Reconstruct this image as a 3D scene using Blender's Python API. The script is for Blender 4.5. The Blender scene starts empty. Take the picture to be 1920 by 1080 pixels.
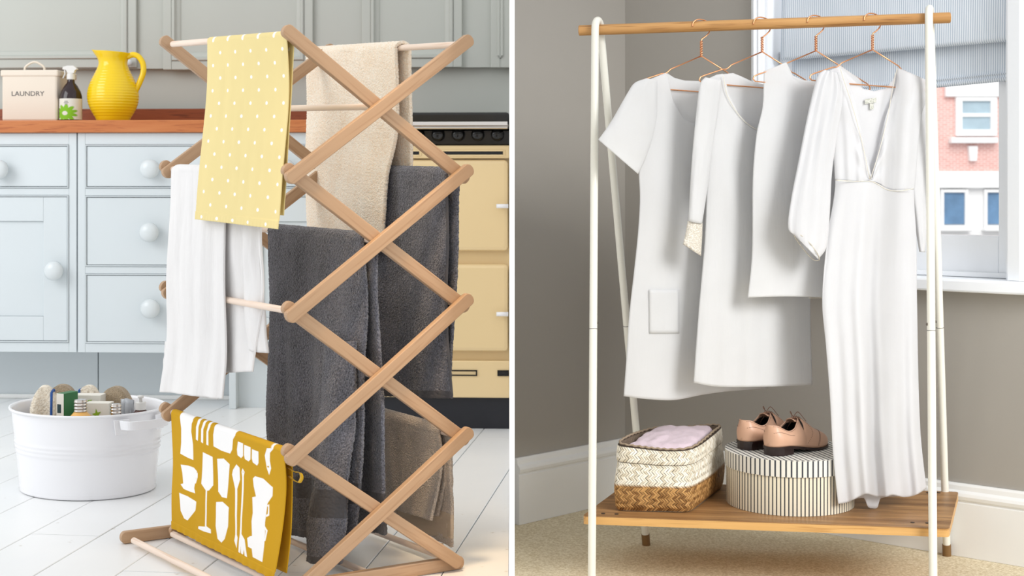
import bpy, bmesh, math, random
import numpy as np
from mathutils import Vector, Matrix
from mathutils.noise import noise as pnoise

random.seed(7)
SC = bpy.context.scene
COL = SC.collection
PI = math.pi

# ------------------------------------------------------------------ camera, light, exposure
F, HX, HY, EL = 2700.0, 960.0, 340.0, 0.80      # focal length in pixels, horizon point, eye height
cam_data = bpy.data.cameras.new('camera')
cam = bpy.data.objects.new('camera', cam_data); COL.objects.link(cam)
cam.location = (0, 0, EL); cam.rotation_euler = (PI / 2, 0, 0)
cam_data.sensor_width = 36.0
cam_data.lens = 36.0 * F / 1920.0
cam_data.shift_y = -(540.0 - HY) / 1920.0
cam_data.clip_end = 200
cam_data.dof.use_dof = True
cam_data.dof.focus_distance = 3.25
cam_data.dof.aperture_fstop = 9.0
SC.camera = cam

SC.view_settings.view_transform = 'Standard'
SC.view_settings.look = 'None'
SC.view_settings.exposure = 0.0
SC.view_settings.gamma = 1.0
SC.view_settings.use_curve_mapping = False

world = bpy.data.worlds.new('world'); SC.world = world
world.use_nodes = True
bg = world.node_tree.nodes['Background']
bg.inputs[0].default_value = (0.97, 0.985, 1.0, 1)
bg.inputs[1].default_value = 0.98

def area(name, loc, target, sx, sy, power, color=(1, 1, 1), spread=180):
    l = bpy.data.lights.new(name, 'AREA'); l.shape = 'RECTANGLE'
    l.size = sx; l.size_y = sy; l.energy = power; l.color = color; l.spread = math.radians(spread)
    o = bpy.data.objects.new(name, l); COL.objects.link(o)
    o.location = loc
    d = Vector(target) - Vector(loc)
    o.rotation_euler = d.to_track_quat('-Z', 'Y').to_euler()
    return o

# daylight of the kitchen's window, high at the front left; added overhead lamp warms the floor
area('kitchen_window_light', (-3.3, 3.3, 2.1), (-1.0, 5.0, 0.6), 1.8, 1.6, 38, (0.97, 0.99, 1.0))
area('kitchen_warm_light', (-0.30, 2.3, 2.1), (-0.10, 3.0, 0.0), 0.25, 0.25, 0.8, (1.0, 0.72, 0.42), 26)
# bedroom: soft fill added from the front right to light the clothes
area('bedroom_fill_light', (2.9, 0.9, 2.2), (0.80, 4.0, 0.25), 1.8, 1.8, 15, (1.0, 1.0, 1.0), 50)
area('house_fill_light', (8.0, 18.0, 8.0), (8.5, 30.0, 1.0), 8, 8, 900, (1.0, 0.98, 0.95))  # added lamp to brighten the house across the street

# ------------------------------------------------------------------ helpers
def lin(c):
    return c / 12.92 if c <= 0.04045 else ((c + 0.055) / 1.055) ** 2.4
def rgb(r, g, b):
    return (lin(r / 255), lin(g / 255), lin(b / 255), 1.0)

def at(px, py, d):                       # measured picture point at a known depth -> point in the room
    return Vector(((px - HX) / F * d, d, EL - (py - HY) / F * d))
def on_level(px, py, z):                 # measured picture point on a level surface
    return at(px, py, F * (EL - z) / (py - HY))

class Plane:                             # an upright plane: origin o, direction h along it, n towards the viewer
    def __init__(s, o, ang):
        s.o = Vector((o[0], o[1], 0)); s.h = Vector((math.cos(ang), math.sin(ang), 0))
        s.n = Vector((math.sin(ang), -math.cos(ang), 0)); s.ang = ang
    def pt(s, px, py, w=0.0):
        a = (px - HX) / F; o = s.o + s.n * w
        u = (a * o.y - o.x) / (s.h.x - a * s.h.y)
        p = o + s.h * u
        return Vector((p.x, p.y, EL - (py - HY) / F * p.y))
    def uz(s, px, py, w=0.0):
        p = s.pt(px, py, w)
        return ((p - s.o).dot(s.h), p.z)
    def at(s, u, w, z):
        p = s.o + s.h * u + s.n * w
        return Vector((p.x, p.y, z))
    def mat(s):
        return Matrix.Translation(s.o) @ Matrix.Rotation(s.ang, 4, 'Z')

def pl(pts, x):                          # piecewise linear
    if x <= pts[0][0]: return pts[0][1]
    for (a, b), (c, d) in zip(pts, pts[1:]):
        if x <= c: return b + (d - b) * (x - a) / (c - a) if c > a else d
    return pts[-1][1]
def smooth_pl(pts, x):                   # the same with eased corners (cosine)
    if x <= pts[0][0]: return pts[0][1]
    n = len(pts)
    for i in range(n - 1):
        (a, b), (c, d) = pts[i], pts[i + 1]
        if x <= c:
            m0 = (d - pts[i - 1][1]) / (c - pts[i - 1][0]) if i > 0 else (d - b) / (c - a)
            m1 = (pts[i + 2][1] - b) / (pts[i + 2][0] - a) if i < n - 2 else (d - b) / (c - a)
            h = c - a; t = (x - a) / h
            return ((2*t**3 - 3*t**2 + 1) * b + (t**3 - 2*t**2 + t) * h * m0 + (-2*t**3 + 3*t**2) * d + (t**3 - t**2) * h * m1)
    return pts[-1][1]
def smooth_path(pts, n):                 # Catmull-Rom through 3-D points
    P = [Vector(p) for p in pts]; out = []
    for i in range(len(P) - 1):
        p0 = P[i - 1] if i > 0 else P[0] * 2 - P[1]
        p1, p2 = P[i], P[i + 1]
        p3 = P[i + 2] if i + 2 < len(P) else P[-1] * 2 - P[-2]
        for k in range(n):
            t = k / n
            out.append(0.5 * ((2 * p1) + (-p0 + p2) * t + (2*p0 - 5*p1 + 4*p2 - p3) * t*t + (-p0 + 3*p1 - 3*p2 + p3) * t**3))
    out.append(P[-1]); return out

class MB:                                # collects shapes, links them as ONE mesh object
    def __init__(s): s.v = []; s.f = []; s.m = []; s.uv = None; s.mi = 0
    def add(s, vs, fs):
        b = len(s.v); s.v += [Vector(v) for v in vs]
        for f in fs: s.f.append(tuple(b + i for i in f)); s.m.append(s.mi)
        return s
    def box(s, a, b, M=None):
        x0, y0, z0 = a; x1, y1, z1 = b
        vs = [(x0,y0,z0),(x1,y0,z0),(x1,y1,z0),(x0,y1,z0),(x0,y0,z1),(x1,y0,z1),(x1,y1,z1),(x0,y1,z1)]
        if M: vs = [M @ Vector(v) for v in vs]
        return s.add(vs, [(0,3,2,1),(4,5,6,7),(0,1,5,4),(1,2,6,5),(2,3,7,6),(3,0,4,7)])
    def prism(s, poly, h0, h1, M=None, axis='z'):     # polygon (x,y) extruded
        n = len(poly)
        mk = {'z': lambda p, h: (p[0], p[1], h), 'y': lambda p, h: (p[0], h, p[1]), 'x': lambda p, h: (h, p[0], p[1])}[axis]
        vs = [mk(p, h0) for p in poly] + [mk(p, h1) for p in poly]
        if M: vs = [M @ Vector(v) for v in vs]
        fs = [tuple(range(n))[::-1], tuple(range(n, 2 * n))] + [(i, (i + 1) % n, n + (i + 1) % n, n + i) for i in range(n)]
        return s.add(vs, fs)
    def tube(s, path, r, n=12, caps=True, closed=False):
        P = [Vector(p) for p in path]; m = len(P)
        rr = r if isinstance(r, (list, tuple)) else [r] * m
        b = len(s.v); ref = None
        for i in range(m):
            if closed: t = P[(i + 1) % m] - P[i - 1]
            else: t = P[min(i + 1, m - 1)] - P[max(i - 1, 0)]
            t.normalize()
            if ref is None:
                ref = Vector((0, 0, 1)) if abs(t.z) < 0.9 else Vector((1, 0, 0))
            x = t.cross(ref); x.normalize(); y = x.cross(t); ref = y
            for k in range(n):
                a = 2 * PI * k / n
                s.v.append(P[i] + (x * math.cos(a) + y * math.sin(a)) * rr[i])
        rows = m if closed else m - 1
        for i in range(rows):
            for k in range(n):
                i2 = (i + 1) % m; k2 = (k + 1) % n
                s.f.append((b + i*n + k, b + i*n + k2, b + i2*n + k2, b + i2*n + k)); s.m.append(s.mi)
        if caps and not closed:
            s.f.append(tuple(b + k for k in range(n))[::-1]); s.m.append(s.mi)
            s.f.append(tuple(b + (m - 1) * n + k for k in range(n))); s.m.append(s.mi)
        return s
    def lathe(s, prof, n=40, c=(0, 0, 0), sx=1, sy=1, caps=True, fn=None):
        b = len(s.v); m = len(prof)
        for (r, z) in prof:
            for k in range(n):
                a = 2 * PI * k / n
                v = Vector((c[0] + r * sx * math.cos(a), c[1] + r * sy * math.sin(a), c[2] + z))
                s.v.append(fn(v, a, r, z) if fn else v)
        for i in range(m - 1):
            for k in range(n):
                k2 = (k + 1) % n
                s.f.append((b+i*n+k, b+i*n+k2, b+(i+1)*n+k2, b+(i+1)*n+k)); s.m.append(s.mi)
        if caps:
            s.f.append(tuple(b + k for k in range(n))[::-1]); s.m.append(s.mi)
            s.f.append(tuple(b + (m - 1) * n + k for k in range(n))); s.m.append(s.mi)
        return s
    def grid(s, nu, nv, fn, wrap=False):
        b = len(s.v)
        for j in range(nv + 1):
            for i in range(nu if wrap else nu + 1):
                s.v.append(Vector(fn(i / nu, j / nv)))
        w = nu if wrap else nu + 1
        for j in range(nv):
            for i in range(nu):
                i2 = (i + 1) % w if wrap else i + 1
                s.f.append((b+j*w+i, b+j*w+i2, b+(j+1)*w+i2, b+(j+1)*w+i)); s.m.append(s.mi)
        return s
    def done(s, name, mats, parent=None, smooth=False, M=None, bevel=0, solid=0, sub=0, fix=True, attr=None, uv=None, offset=-1):
        """vertices are in room coordinates, or in the frame M; the object sits in its parent's frame"""
        me = bpy.data.meshes.new(name)
        if not isinstance(mats, (list, tuple)): mats = [mats]
        base = Vector(parent['_o']) if parent is not None and '_o' in parent else Vector((0, 0, 0))
        vs = s.v
        o_loc = Vector((0, 0, 0))
        if M is None and parent is None:      # origin of a single mesh at its own base
            xs = [v.x for v in vs]; ys = [v.y for v in vs]; zs = [v.z for v in vs]
            o_loc = Vector(((min(xs) + max(xs)) / 2, (min(ys) + max(ys)) / 2, min(zs)))
            vs = [v - o_loc for v in vs]
        elif M is None:
            vs = [v - base for v in vs]
        me.from_pydata([tuple(v) for v in vs], [], s.f)
        for m in mats: me.materials.append(m)
        if len(mats) > 1: me.polygons.foreach_set('material_index', s.m)
        if attr:
            for k, vals in attr.items():
                a = me.attributes.new(k, 'FLOAT', 'POINT'); a.data.foreach_set('value', vals)
        if uv is not None:
            lay = me.uv_layers.new(name='UVMap')
            li = np.empty(len(me.loops), dtype=np.int32); me.loops.foreach_get('vertex_index', li)
            lay.data.foreach_set('uv', np.asarray(uv, dtype=np.float32)[li].ravel())
        if fix:
            bm = bmesh.new(); bm.from_mesh(me)
            bmesh.ops.recalc_face_normals(bm, faces=bm.faces); bm.to_mesh(me); bm.free()
        if smooth: me.polygons.foreach_set('use_smooth', [True] * len(me.polygons))
        me.update()
        o = bpy.data.objects.new(name, me); COL.objects.link(o)
        if parent is not None:
            o.parent = parent
            o['_o'] = tuple(base) if M is None else (0, 0, 0)
        if M is not None:
            pw = Matrix.Translation(base) if parent is not None else Matrix.Identity(4)
            o.matrix_basis = pw.inverted() @ M
        elif parent is None:
            o.location = o_loc; o['_o'] = tuple(o_loc)
        if bevel:
            md = o.modifiers.new('edge', 'BEVEL'); md.width = bevel; md.segments = 2; md.limit_method = 'ANGLE'; md.angle_limit = math.radians(40)
        if solid:
            md = o.modifiers.new('thick', 'SOLIDIFY'); md.thickness = solid; md.offset = offset
        if sub:
            md = o.modifiers.new('smooth', 'SUBSURF'); md.levels = sub; md.render_levels = sub
        return o

def sharp(o, deg=40):
    bpy.context.view_layer.update()
    me = o.data
    me.polygons.foreach_set('use_smooth', [True] * len(me.polygons))
    bm = bmesh.new(); bm.from_mesh(me); lim = math.radians(deg)
    for e in bm.edges:
        if len(e.link_faces) == 2: e.smooth = e.calc_face_angle(0) < lim
    bm.to_mesh(me); bm.free(); return o

def thing(name, label, cat, loc, group=None):
    o = bpy.data.objects.new(name, None); COL.objects.link(o)
    o.location = loc; o['_o'] = tuple(loc); o.empty_display_size = 0.05
    o['label'] = label; o['category'] = cat
    if group: o['group'] = group
    return o
def tag(o, label, cat, group=None):
    o['label'] = label; o['category'] = cat
    if group: o['group'] = group
    return o
def struct(o): o['kind'] = 'structure'; return o

# ------------------------------------------------------------------ materials
class NT:
    def __init__(s, name):
        s.m = bpy.data.materials.new(name); s.m.use_nodes = True
        s.t = s.m.node_tree; s.b = s.t.nodes['Principled BSDF']
    def n(s, typ, **kw):
        o = s.t.nodes.new(typ)
        for k, v in kw.items():
            if k.startswith('i_'):
                key = k[2:]; key = int(key) if key.isdigit() else key
                o.inputs[key].default_value = v
            else: setattr(o, k, v)
        return o
    def l(s, a, b): s.t.links.new(a, b)
    def math(s, op, a, b=None, c=None, clamp=False):
        o = s.n('ShaderNodeMath', operation=op); o.use_clamp = clamp
        for i, x in enumerate((a, b, c)):
            if x is None: continue
            if isinstance(x, (int, float)): o.inputs[i].default_value = x
            else: s.l(x, o.inputs[i])
        return o.outputs[0]
    def mix(s, f, a, b):
        o = s.n('ShaderNodeMix', data_type='RGBA')
        if isinstance(f, (int, float)): o.inputs[0].default_value = f
        else: s.l(f, o.inputs[0])
        for i, x in ((6, a), (7, b)):
            if isinstance(x, (tuple, list)): o.inputs[i].default_value = x
            else: s.l(x, o.inputs[i])
        return o.outputs[2]
    def coord(s, kind='Object', scale=(1, 1, 1), rot=(0, 0, 0)):
        tc = s.n('ShaderNodeTexCoord'); mp = s.n('ShaderNodeMapping')
        mp.inputs['Scale'].default_value = scale; mp.inputs['Rotation'].default_value = rot
        s.l(tc.outputs[kind], mp.inputs[0]); return mp.outputs[0]
    def noise(s, vec, scale, detail=3, rough=0.55):
        o = s.n('ShaderNodeTexNoise'); o.inputs['Scale'].default_value = scale
        o.inputs['Detail'].default_value = detail; o.inputs['Roughness'].default_value = rough
        s.l(vec, o.inputs['Vector']); return o.outputs['Fac']
    def ramp(s, f, a, b):
        o = s.n('ShaderNodeMapRange'); o.inputs[1].default_value = a; o.inputs[2].default_value = b
        s.l(f, o.inputs[0]); return o.outputs[0]
    def sep(s, v):
        o = s.n('ShaderNodeSeparateXYZ'); s.l(v, o.inputs[0]); return o.outputs
    def color(s, c):
        if isinstance(c, (tuple, list)): s.b.inputs['Base Color'].default_value = c
        else: s.l(c, s.b.inputs['Base Color'])
    def bump(s, h, strength, dist):
        o = s.n('ShaderNodeBump'); o.inputs['Strength'].default_value = strength; o.inputs['Distance'].default_value = dist
        s.l(h, o.inputs['Height']); s.l(o.outputs[0], s.b.inputs['Normal'])
    def set(s, rough=0.5, metal=0.0, spec=None, **kw):
        s.b.inputs['Roughness'].default_value = rough; s.b.inputs['Metallic'].default_value = metal
        if spec is not None: s.b.inputs['Specular IOR Level'].default_value = spec
        for k, v in kw.items(): s.b.inputs[k].default_value = v
        return s

def plain(name, c, rough=0.5, metal=0.0, var=0.04, scale=6.0, bump=0.0, bscale=60, **kw):
    t = NT(name); t.set(rough, metal, **kw)
    v = t.coord('Object')
    f = t.noise(v, scale, 3)
    d = tuple(max(0, x * (1 - var * 2.2)) for x in c[:3]) + (1,)
    e = tuple(min(1, x * (1 + var)) for x in c[:3]) + (1,)
    t.color(t.mix(f, d, e))
    if bump: t.bump(t.noise(v, bscale, 3), bump, 0.002)
    return t.m

def wood(name, ca, cb, cc, rough=0.45, along='x', fine=1.0, spec=0.4):
    t = NT(name); t.set(rough, spec=spec)
    sc = {'x': (1.2, 22, 22), 'y': (22, 1.2, 22), 'z': (22, 22, 1.2)}[along]
    v = t.coord('Object', tuple(x * fine for x in sc))
    f = t.noise(v, 2.2, 5, 0.6)
    sc2 = {'x': (6, 160, 160), 'y': (160, 6, 160), 'z': (160, 160, 6)}[along]
    f2 = t.noise(t.coord('Object', sc2), 1.0, 2)
    col = t.mix(t.ramp(f, 0.3, 0.7), ca, cb)
    t.color(t.mix(t.ramp(f2, 0.55, 0.72), col, cc))
    t.bump(f2, 0.12, 0.001)
    return t.m

def terry(name, ca, cb, freq=330, bump=1.0):
    t = NT(name); t.set(0.95, spec=0.15)
    t.b.inputs['Sheen Weight'].default_value = 0.35
    v = t.coord('Object')
    vo = t.n('ShaderNodeTexVoronoi'); vo.inputs['Scale'].default_value = freq
    t.l(v, vo.inputs['Vector'])
    f = t.noise(v, freq * 1.1, 2, 0.7)
    g = t.noise(v, 14, 2)
    h = t.math('ADD', t.math('MULTIPLY', f, 0.7), t.math('MULTIPLY', vo.outputs['Distance'], -0.45))
    t.color(t.mix(t.ramp(t.math('ADD', f, t.math('MULTIPLY', g, 0.35)), 0.42, 0.92), ca, cb))
    t.bump(h, bump, 0.006)
    return t.m

def cloth_mat(name, c, rough=0.9, weave=700, wrinkle=0.25, var=0.03, translucent=0.0, sheen=0.15):
    t = NT(name); t.set(rough, spec=0.2); t.b.inputs['Sheen Weight'].default_value = sheen
    v = t.coord('Object')
    w = t.noise(t.coord('Object', (1.0, 1.0, 0.18)), 26, 4)
    th = t.noise(t.coord('Object', (weave, weave, weave * 0.06)), 1.0, 2)
    d = tuple(x * (1 - var * 2) for x in c[:3]) + (1,); e = tuple(min(1, x * (1 + var)) for x in c[:3]) + (1,)
    t.color(t.mix(t.noise(v, 9, 3), d, e))
    t.bump(t.math('ADD', t.math('MULTIPLY', w, 1.0), t.math('MULTIPLY', th, 0.1)), wrinkle, 0.012)
    if translucent:
        tr = t.n('ShaderNodeBsdfTranslucent'); tr.inputs[0].default_value = c
        mx = t.n('ShaderNodeMixShader'); mx.inputs[0].default_value = translucent
        out = t.t.nodes['Material Output']
        t.l(t.b.outputs[0], mx.inputs[1]); t.l(tr.outputs[0], mx.inputs[2]); t.l(mx.outputs[0], out.inputs[0])
    return t.m

def print_mat(name, base, ink, attr='ink', rough=0.85, wrinkle=0.2):
    t = NT(name); t.set(rough, spec=0.2)
    a = t.n('ShaderNodeAttribute'); a.attribute_name = attr
    v = t.coord('Object')
    d = tuple(x * 0.93 for x in base[:3]) + (1,)
    t.color(t.mix(t.ramp(a.outputs['Fac'], -0.0005, 0.0005), t.mix(t.noise(v, 12, 3), d, base), ink))
    w = t.noise(t.coord('Object', (1, 1, 0.3)), 24, 3); th = t.noise(v, 900, 1)
    t.bump(t.math('ADD', w, t.math('MULTIPLY', th, 0.08)), wrinkle, 0.01)
    return t.m

def glass_mat(name, color=(1, 1, 1, 1), rough=0.02, ior=1.45):
    t = NT(name); t.set(rough); t.color(color)
    t.b.inputs['Transmission Weight'].default_value = 1.0; t.b.inputs['IOR'].default_value = ior
    return t.m

def stripes_mat(name, ca, cb, period, duty, coord='UV', axis=0, rough=0.8, soft=0.08, weave=0.0):
    t = NT(name); t.set(rough, spec=0.2)
    x = t.sep(t.coord(coord))[axis]
    f = t.math('FRACT', t.math('DIVIDE', x, period))
    tri = t.math('ABSOLUTE', t.math('SUBTRACT', f, 0.5))
    m = t.ramp(tri, duty / 2 - soft / 2, duty / 2 + soft / 2)
    nz = t.noise(t.coord('Object'), 8, 2)
    t.color(t.mix(m, cb, t.mix(nz, tuple(q * 0.93 for q in ca[:3]) + (1,), ca)))
    t.bump(t.noise(t.coord('Object'), 500, 2), 0.1, 0.002)
    return t.m

M = {}
M['beech'] = wood('beech', rgb(178, 144, 112), rgb(187, 154, 122), rgb(164, 128, 96), 0.5)
M['beech_pale'] = wood('beech_pale', rgb(236, 214, 196), rgb(240, 222, 206), rgb(222, 194, 172), 0.5)
M['oak'] = wood('oak', rgb(168, 118, 64), rgb(204, 156, 98), rgb(134, 88, 44), 0.42, fine=0.8)
M['oak_shelf'] = wood('oak_shelf', rgb(116, 78, 44), rgb(196, 150, 98), rgb(96, 62, 34), 0.4, fine=0.5)
M['worktop'] = wood('worktop_wood', rgb(184, 106, 56), rgb(196, 122, 70), rgb(156, 82, 42), 0.35)
M['worktop_dark'] = wood('worktop_wood_dark', rgb(134, 66, 34), rgb(148, 76, 42), rgb(104, 48, 24), 0.4)
M['cab'] = plain('cabinet_paint', rgb(210, 217, 220), 0.42, var=0.015, scale=4)
M['cab_panel'] = M['cab']
M['wall_grey'] = plain('grey_green_paint', rgb(186, 189, 182), 0.5, var=0.02, scale=3)
M['knob'] = plain('knob_paint', rgb(214, 220, 222), 0.25, var=0.01)
M['cream'] = plain('cream_enamel', rgb(234, 208, 160), 0.18, var=0.01)
M['cream_tin'] = plain('cream_tin', rgb(226, 214, 198), 0.28, var=0.01)
M['black'] = plain('black_enamel', rgb(24, 23, 22), 0.15, var=0.02)
M['matt_black'] = plain('black_matt', rgb(18, 18, 20), 0.6, var=0.02)
M['navy_black'] = plain('plinth_black', rgb(26, 28, 36), 0.4, var=0.02)
M['chrome'] = plain('chrome', rgb(216, 210, 204), 0.16, 1.0, var=0.005)
M['yellow_glaze'] = plain('yellow_glaze', rgb(240, 202, 20), 0.14, var=0.02)
M['white_enamel'] = plain('white_enamel', rgb(240, 240, 243), 0.14, var=0.008)
M['white_tube'] = plain('white_tube', rgb(238, 236, 224), 0.3, var=0.01)
M['white_gloss'] = plain('white_gloss_paint', rgb(240, 240, 238), 0.35, var=0.01)
M['white_sash'] = plain('white_sash_paint', rgb(246, 249, 253), 0.35, var=0.01)
M['white_wall'] = plain('white_wall_paint', rgb(252, 252, 252), 0.7, var=0.003)
M['copper'] = plain('copper', rgb(236, 172, 126), 0.28, 1.0, var=0.01)
M['steel'] = plain('steel_bolt', rgb(120, 112, 104), 0.35, 1.0)
M['dark_bolt'] = plain('dark_bolt', rgb(50, 40, 34), 0.5)
M['cap_wood'] = plain('cap_brown', rgb(128, 96, 56), 0.5)
M['lead'] = plain('grey_ink', rgb(98, 96, 96), 0.6)
# ================================================================== THE KITCHEN (front-left half)
KP = Plane(((480 - HX) / F * 5.05, 5.05), math.radians(-3.0))     # front plane of the base cabinets
KM = KP.mat()
def ku(px, py=450, w=0.0): return KP.uz(px, py, w)[0]
def kz(py, px=250, w=0.0): return KP.uz(px, py, w)[1]
EDGE = -0.0075                                                   # kitchen side of the partition
def u_edge(w):                                                   # where the plane at w meets the partition
    return (EDGE - KP.o.x - KP.n.x * w) / KP.h.x

# ---- floor boards
floor = MB().box((-3.4, 1.4, -0.06), (EDGE, 6.2, -0.03)).done('floor', plain('floor_void', rgb(92, 88, 84), 0.9))
struct(floor)
t = NT('white_floor_paint'); t.set(0.32, spec=0.45)
v = t.coord('Object')
f = t.noise(v, 2.5, 4); g = t.noise(v, 34, 2, 0.5)
t.color(t.mix(t.ramp(g, 0.70, 0.78), t.mix(f, rgb(228, 230, 232), rgb(243, 243, 242)), rgb(200, 194, 186)))
t.bump(t.noise(t.coord('Object', (60, 3, 60)), 1.0, 3), 0.08, 0.002)
M['board'] = t.m
bang = math.atan2(0.126, 1.0)
bd = Vector((math.sin(bang), math.cos(bang), 0)); bp = Vector((math.cos(bang), -math.sin(bang), 0))
org = Vector((-0.6365, 2.927, 0)) - Vector((0.003, 0, 0))         # a joint of the photograph
BW = 0.164
rnd = random.Random(3)
for i in range(-19, 8):
    o0 = i * BW
    cuts = [-1.9, rnd.uniform(-0.6, 0.4), rnd.uniform(1.2, 2.2), 3.6]
    for y0, y1 in zip(cuts, cuts[1:]):
        bm = bmesh.new()
        x0, x1 = o0 + 0.0011, o0 + BW - 0.0011; ch = 0.0012; dz = rnd.uniform(-0.0005, 0.0003)
        prof = [(x0, -0.028), (x1, -0.028), (x1, -ch + dz), (x1 - ch, dz), (x0 + ch, dz), (x0, -ch + dz)]
        r0 = [bm.verts.new(org + bp * x + bd * (y0 + 0.0006) + Vector((0, 0, z))) for x, z in prof]
        r1 = [bm.verts.new(org + bp * x + bd * (y1 - 0.0006) + Vector((0, 0, z))) for x, z in prof]
        bm.faces.new(r0); bm.faces.new(r1[::-1])
        for k in range(6): bm.faces.new((r0[k], r0[(k + 1) % 6], r1[(k + 1) % 6], r1[k]))
        for co, no in (((EDGE, 0, 0), (1, 0, 0)), ((-3.4, 0, 0), (-1, 0, 0)), ((0, 5.9, 0), (0, 1, 0)), ((0, 1.5, 0), (0, -1, 0))):
            geom = bm.verts[:] + bm.edges[:] + bm.faces[:]
            res = bmesh.ops.bisect_plane(bm, geom=geom, plane_co=co, plane_no=no, clear_outer=True)
            ed = [e for e in res['geom_cut'] if isinstance(e, bmesh.types.BMEdge)]
            if ed: bmesh.ops.contextual_create(bm, geom=ed)
        if len(bm.verts) > 5:
            mb = MB(); bm.verts.index_update()
            mb.add([v.co.copy() for v in bm.verts], [[v.index for v in f.verts] for f in bm.faces])
            mb.done('floor_board', M['board'], floor)
        bm.free()

# ---- back wall, wall cupboards
W_WALL = -0.62
wall_back = MB().box((-2.6, -W_WALL, -0.03), (u_edge(W_WALL), -W_WALL + 0.12, 2.5), KM).done('wall_back', M['wall_grey'])
struct(wall_back)

cup = thing('wall_cupboard', 'grey-green painted run of panelled cupboard doors above the wooden worktop', 'cupboard', KM @ Vector((-0.2, -W_WALL, 1.24)))
wc = W_WALL + 0.045
MB().box((ku(-220, 60, wc), -wc, kz(127, 250, wc) - 0.004), (u_edge(wc), -W_WALL - 0.001, 1.9), KM).done('cupboard_body', M['wall_grey'], cup)
def ring(mb, x0, x1, z0, z1, wa, y0, y1, Mx, wtop=None):
    """a rectangular frame: outer size, member width, depth range"""
    wt = wtop or wa
    mb.box((x0, y0, z0), (x0 + wa, y1, z1), Mx); mb.box((x1 - wa, y0, z0), (x1, y1, z1), Mx)
    mb.box((x0 + wa, y0, z0), (x1 - wa, y1, z0 + wt), Mx); mb.box((x0 + wa, y0, z1 - wt), (x1 - wa, y1, z1), Mx)
def mould(mb, x0, x1, z0, z1, prof, Mx):
    """mitred moulding swept round a rectangle; prof = (inset, y)"""
    b = len(mb.v)
    for (i, y) in prof:
        for (x, z) in ((x0 + i, z0 + i), (x1 - i, z0 + i), (x1 - i, z1 - i), (x0 + i, z1 - i)):
            mb.v.append(Mx @ Vector((x, y, z)))
    for r in range(len(prof) - 1):
        for k in range(4):
            k2 = (k + 1) % 4
            mb.f.append((b + r*4 + k, b + r*4 + k2, b + (r+1)*4 + k2, b + (r+1)*4 + k)); mb.m.append(0)
for i, (pa, pb, pz) in enumerate(((-60, 258, 128), (308, 588, 131), (680, 867, 127), (921, 1100, 127))):
    x0, x1, z0, z1 = ku(pa, 60, wc), min(ku(pb, 60, wc), u_edge(wc) - 0.001), kz(pz, (pa + pb) / 2, wc), 1.86
    y = -wc
    d = MB(); wa = 0.034
    ring(d, x0, x1, z0, z1, wa, y - 0.018, y + 0.0, KM)
    dr = d.done('door', M['wall_grey'], cup, bevel=0.003)
    m = MB(); mould(m, x0 + wa, x1 - wa, z0 + wa, z1 - wa,
                    [(0, y - 0.018), (0.004, y - 0.024), (0.012, y - 0.024), (0.018, y - 0.012), (0.030, y - 0.008), (0.036, y - 0.002)], KM)
    m.done('moulding', M['wall_grey'], dr)
    p = MB().box((x0 + wa + 0.034, y - 0.003, z0 + wa + 0.034), (x1 - wa - 0.034, y + 0.0, z1 - wa - 0.034), KM)
    p.done('panel', M['wall_grey'], dr, bevel=0.002)
    if i == 0:
        kx, kzv = ku(247, 120, wc), kz(119, 247, wc)
        MB().lathe([(0.004, 0), (0.006, 0.012), (0.013, 0.018), (0.016, 0.027), (0.011, 0.034), (0.001, 0.036)], 20).done('knob', M['knob'], dr, True,
            KM @ Matrix.Translation((kx, y - 0.018, kzv)) @ Matrix.Rotation(PI / 2, 4, 'X'))

# ---- worktop and upstand
WT, WB = kz(225, 250, 0.02), kz(248.5, 250, 0.02)
wt = thing('worktop', 'long reddish wooden worktop over the pale blue base cabinets', 'worktop', KM @ Vector((0, 0.3, WB)))
wend = ku(688, 235)
MB().box((ku(-152), -0.02, WB), (wend, 0.60, WT), KM).done('top_slab', M['worktop'], wt, bevel=0.004)
MB().box((ku(-152), 0.575, WT + 0.0005), (wend, 0.5985, kz(204, 250, -0.575)), KM).done('upstand', M['worktop_dark'], wt, bevel=0.003)

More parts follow.
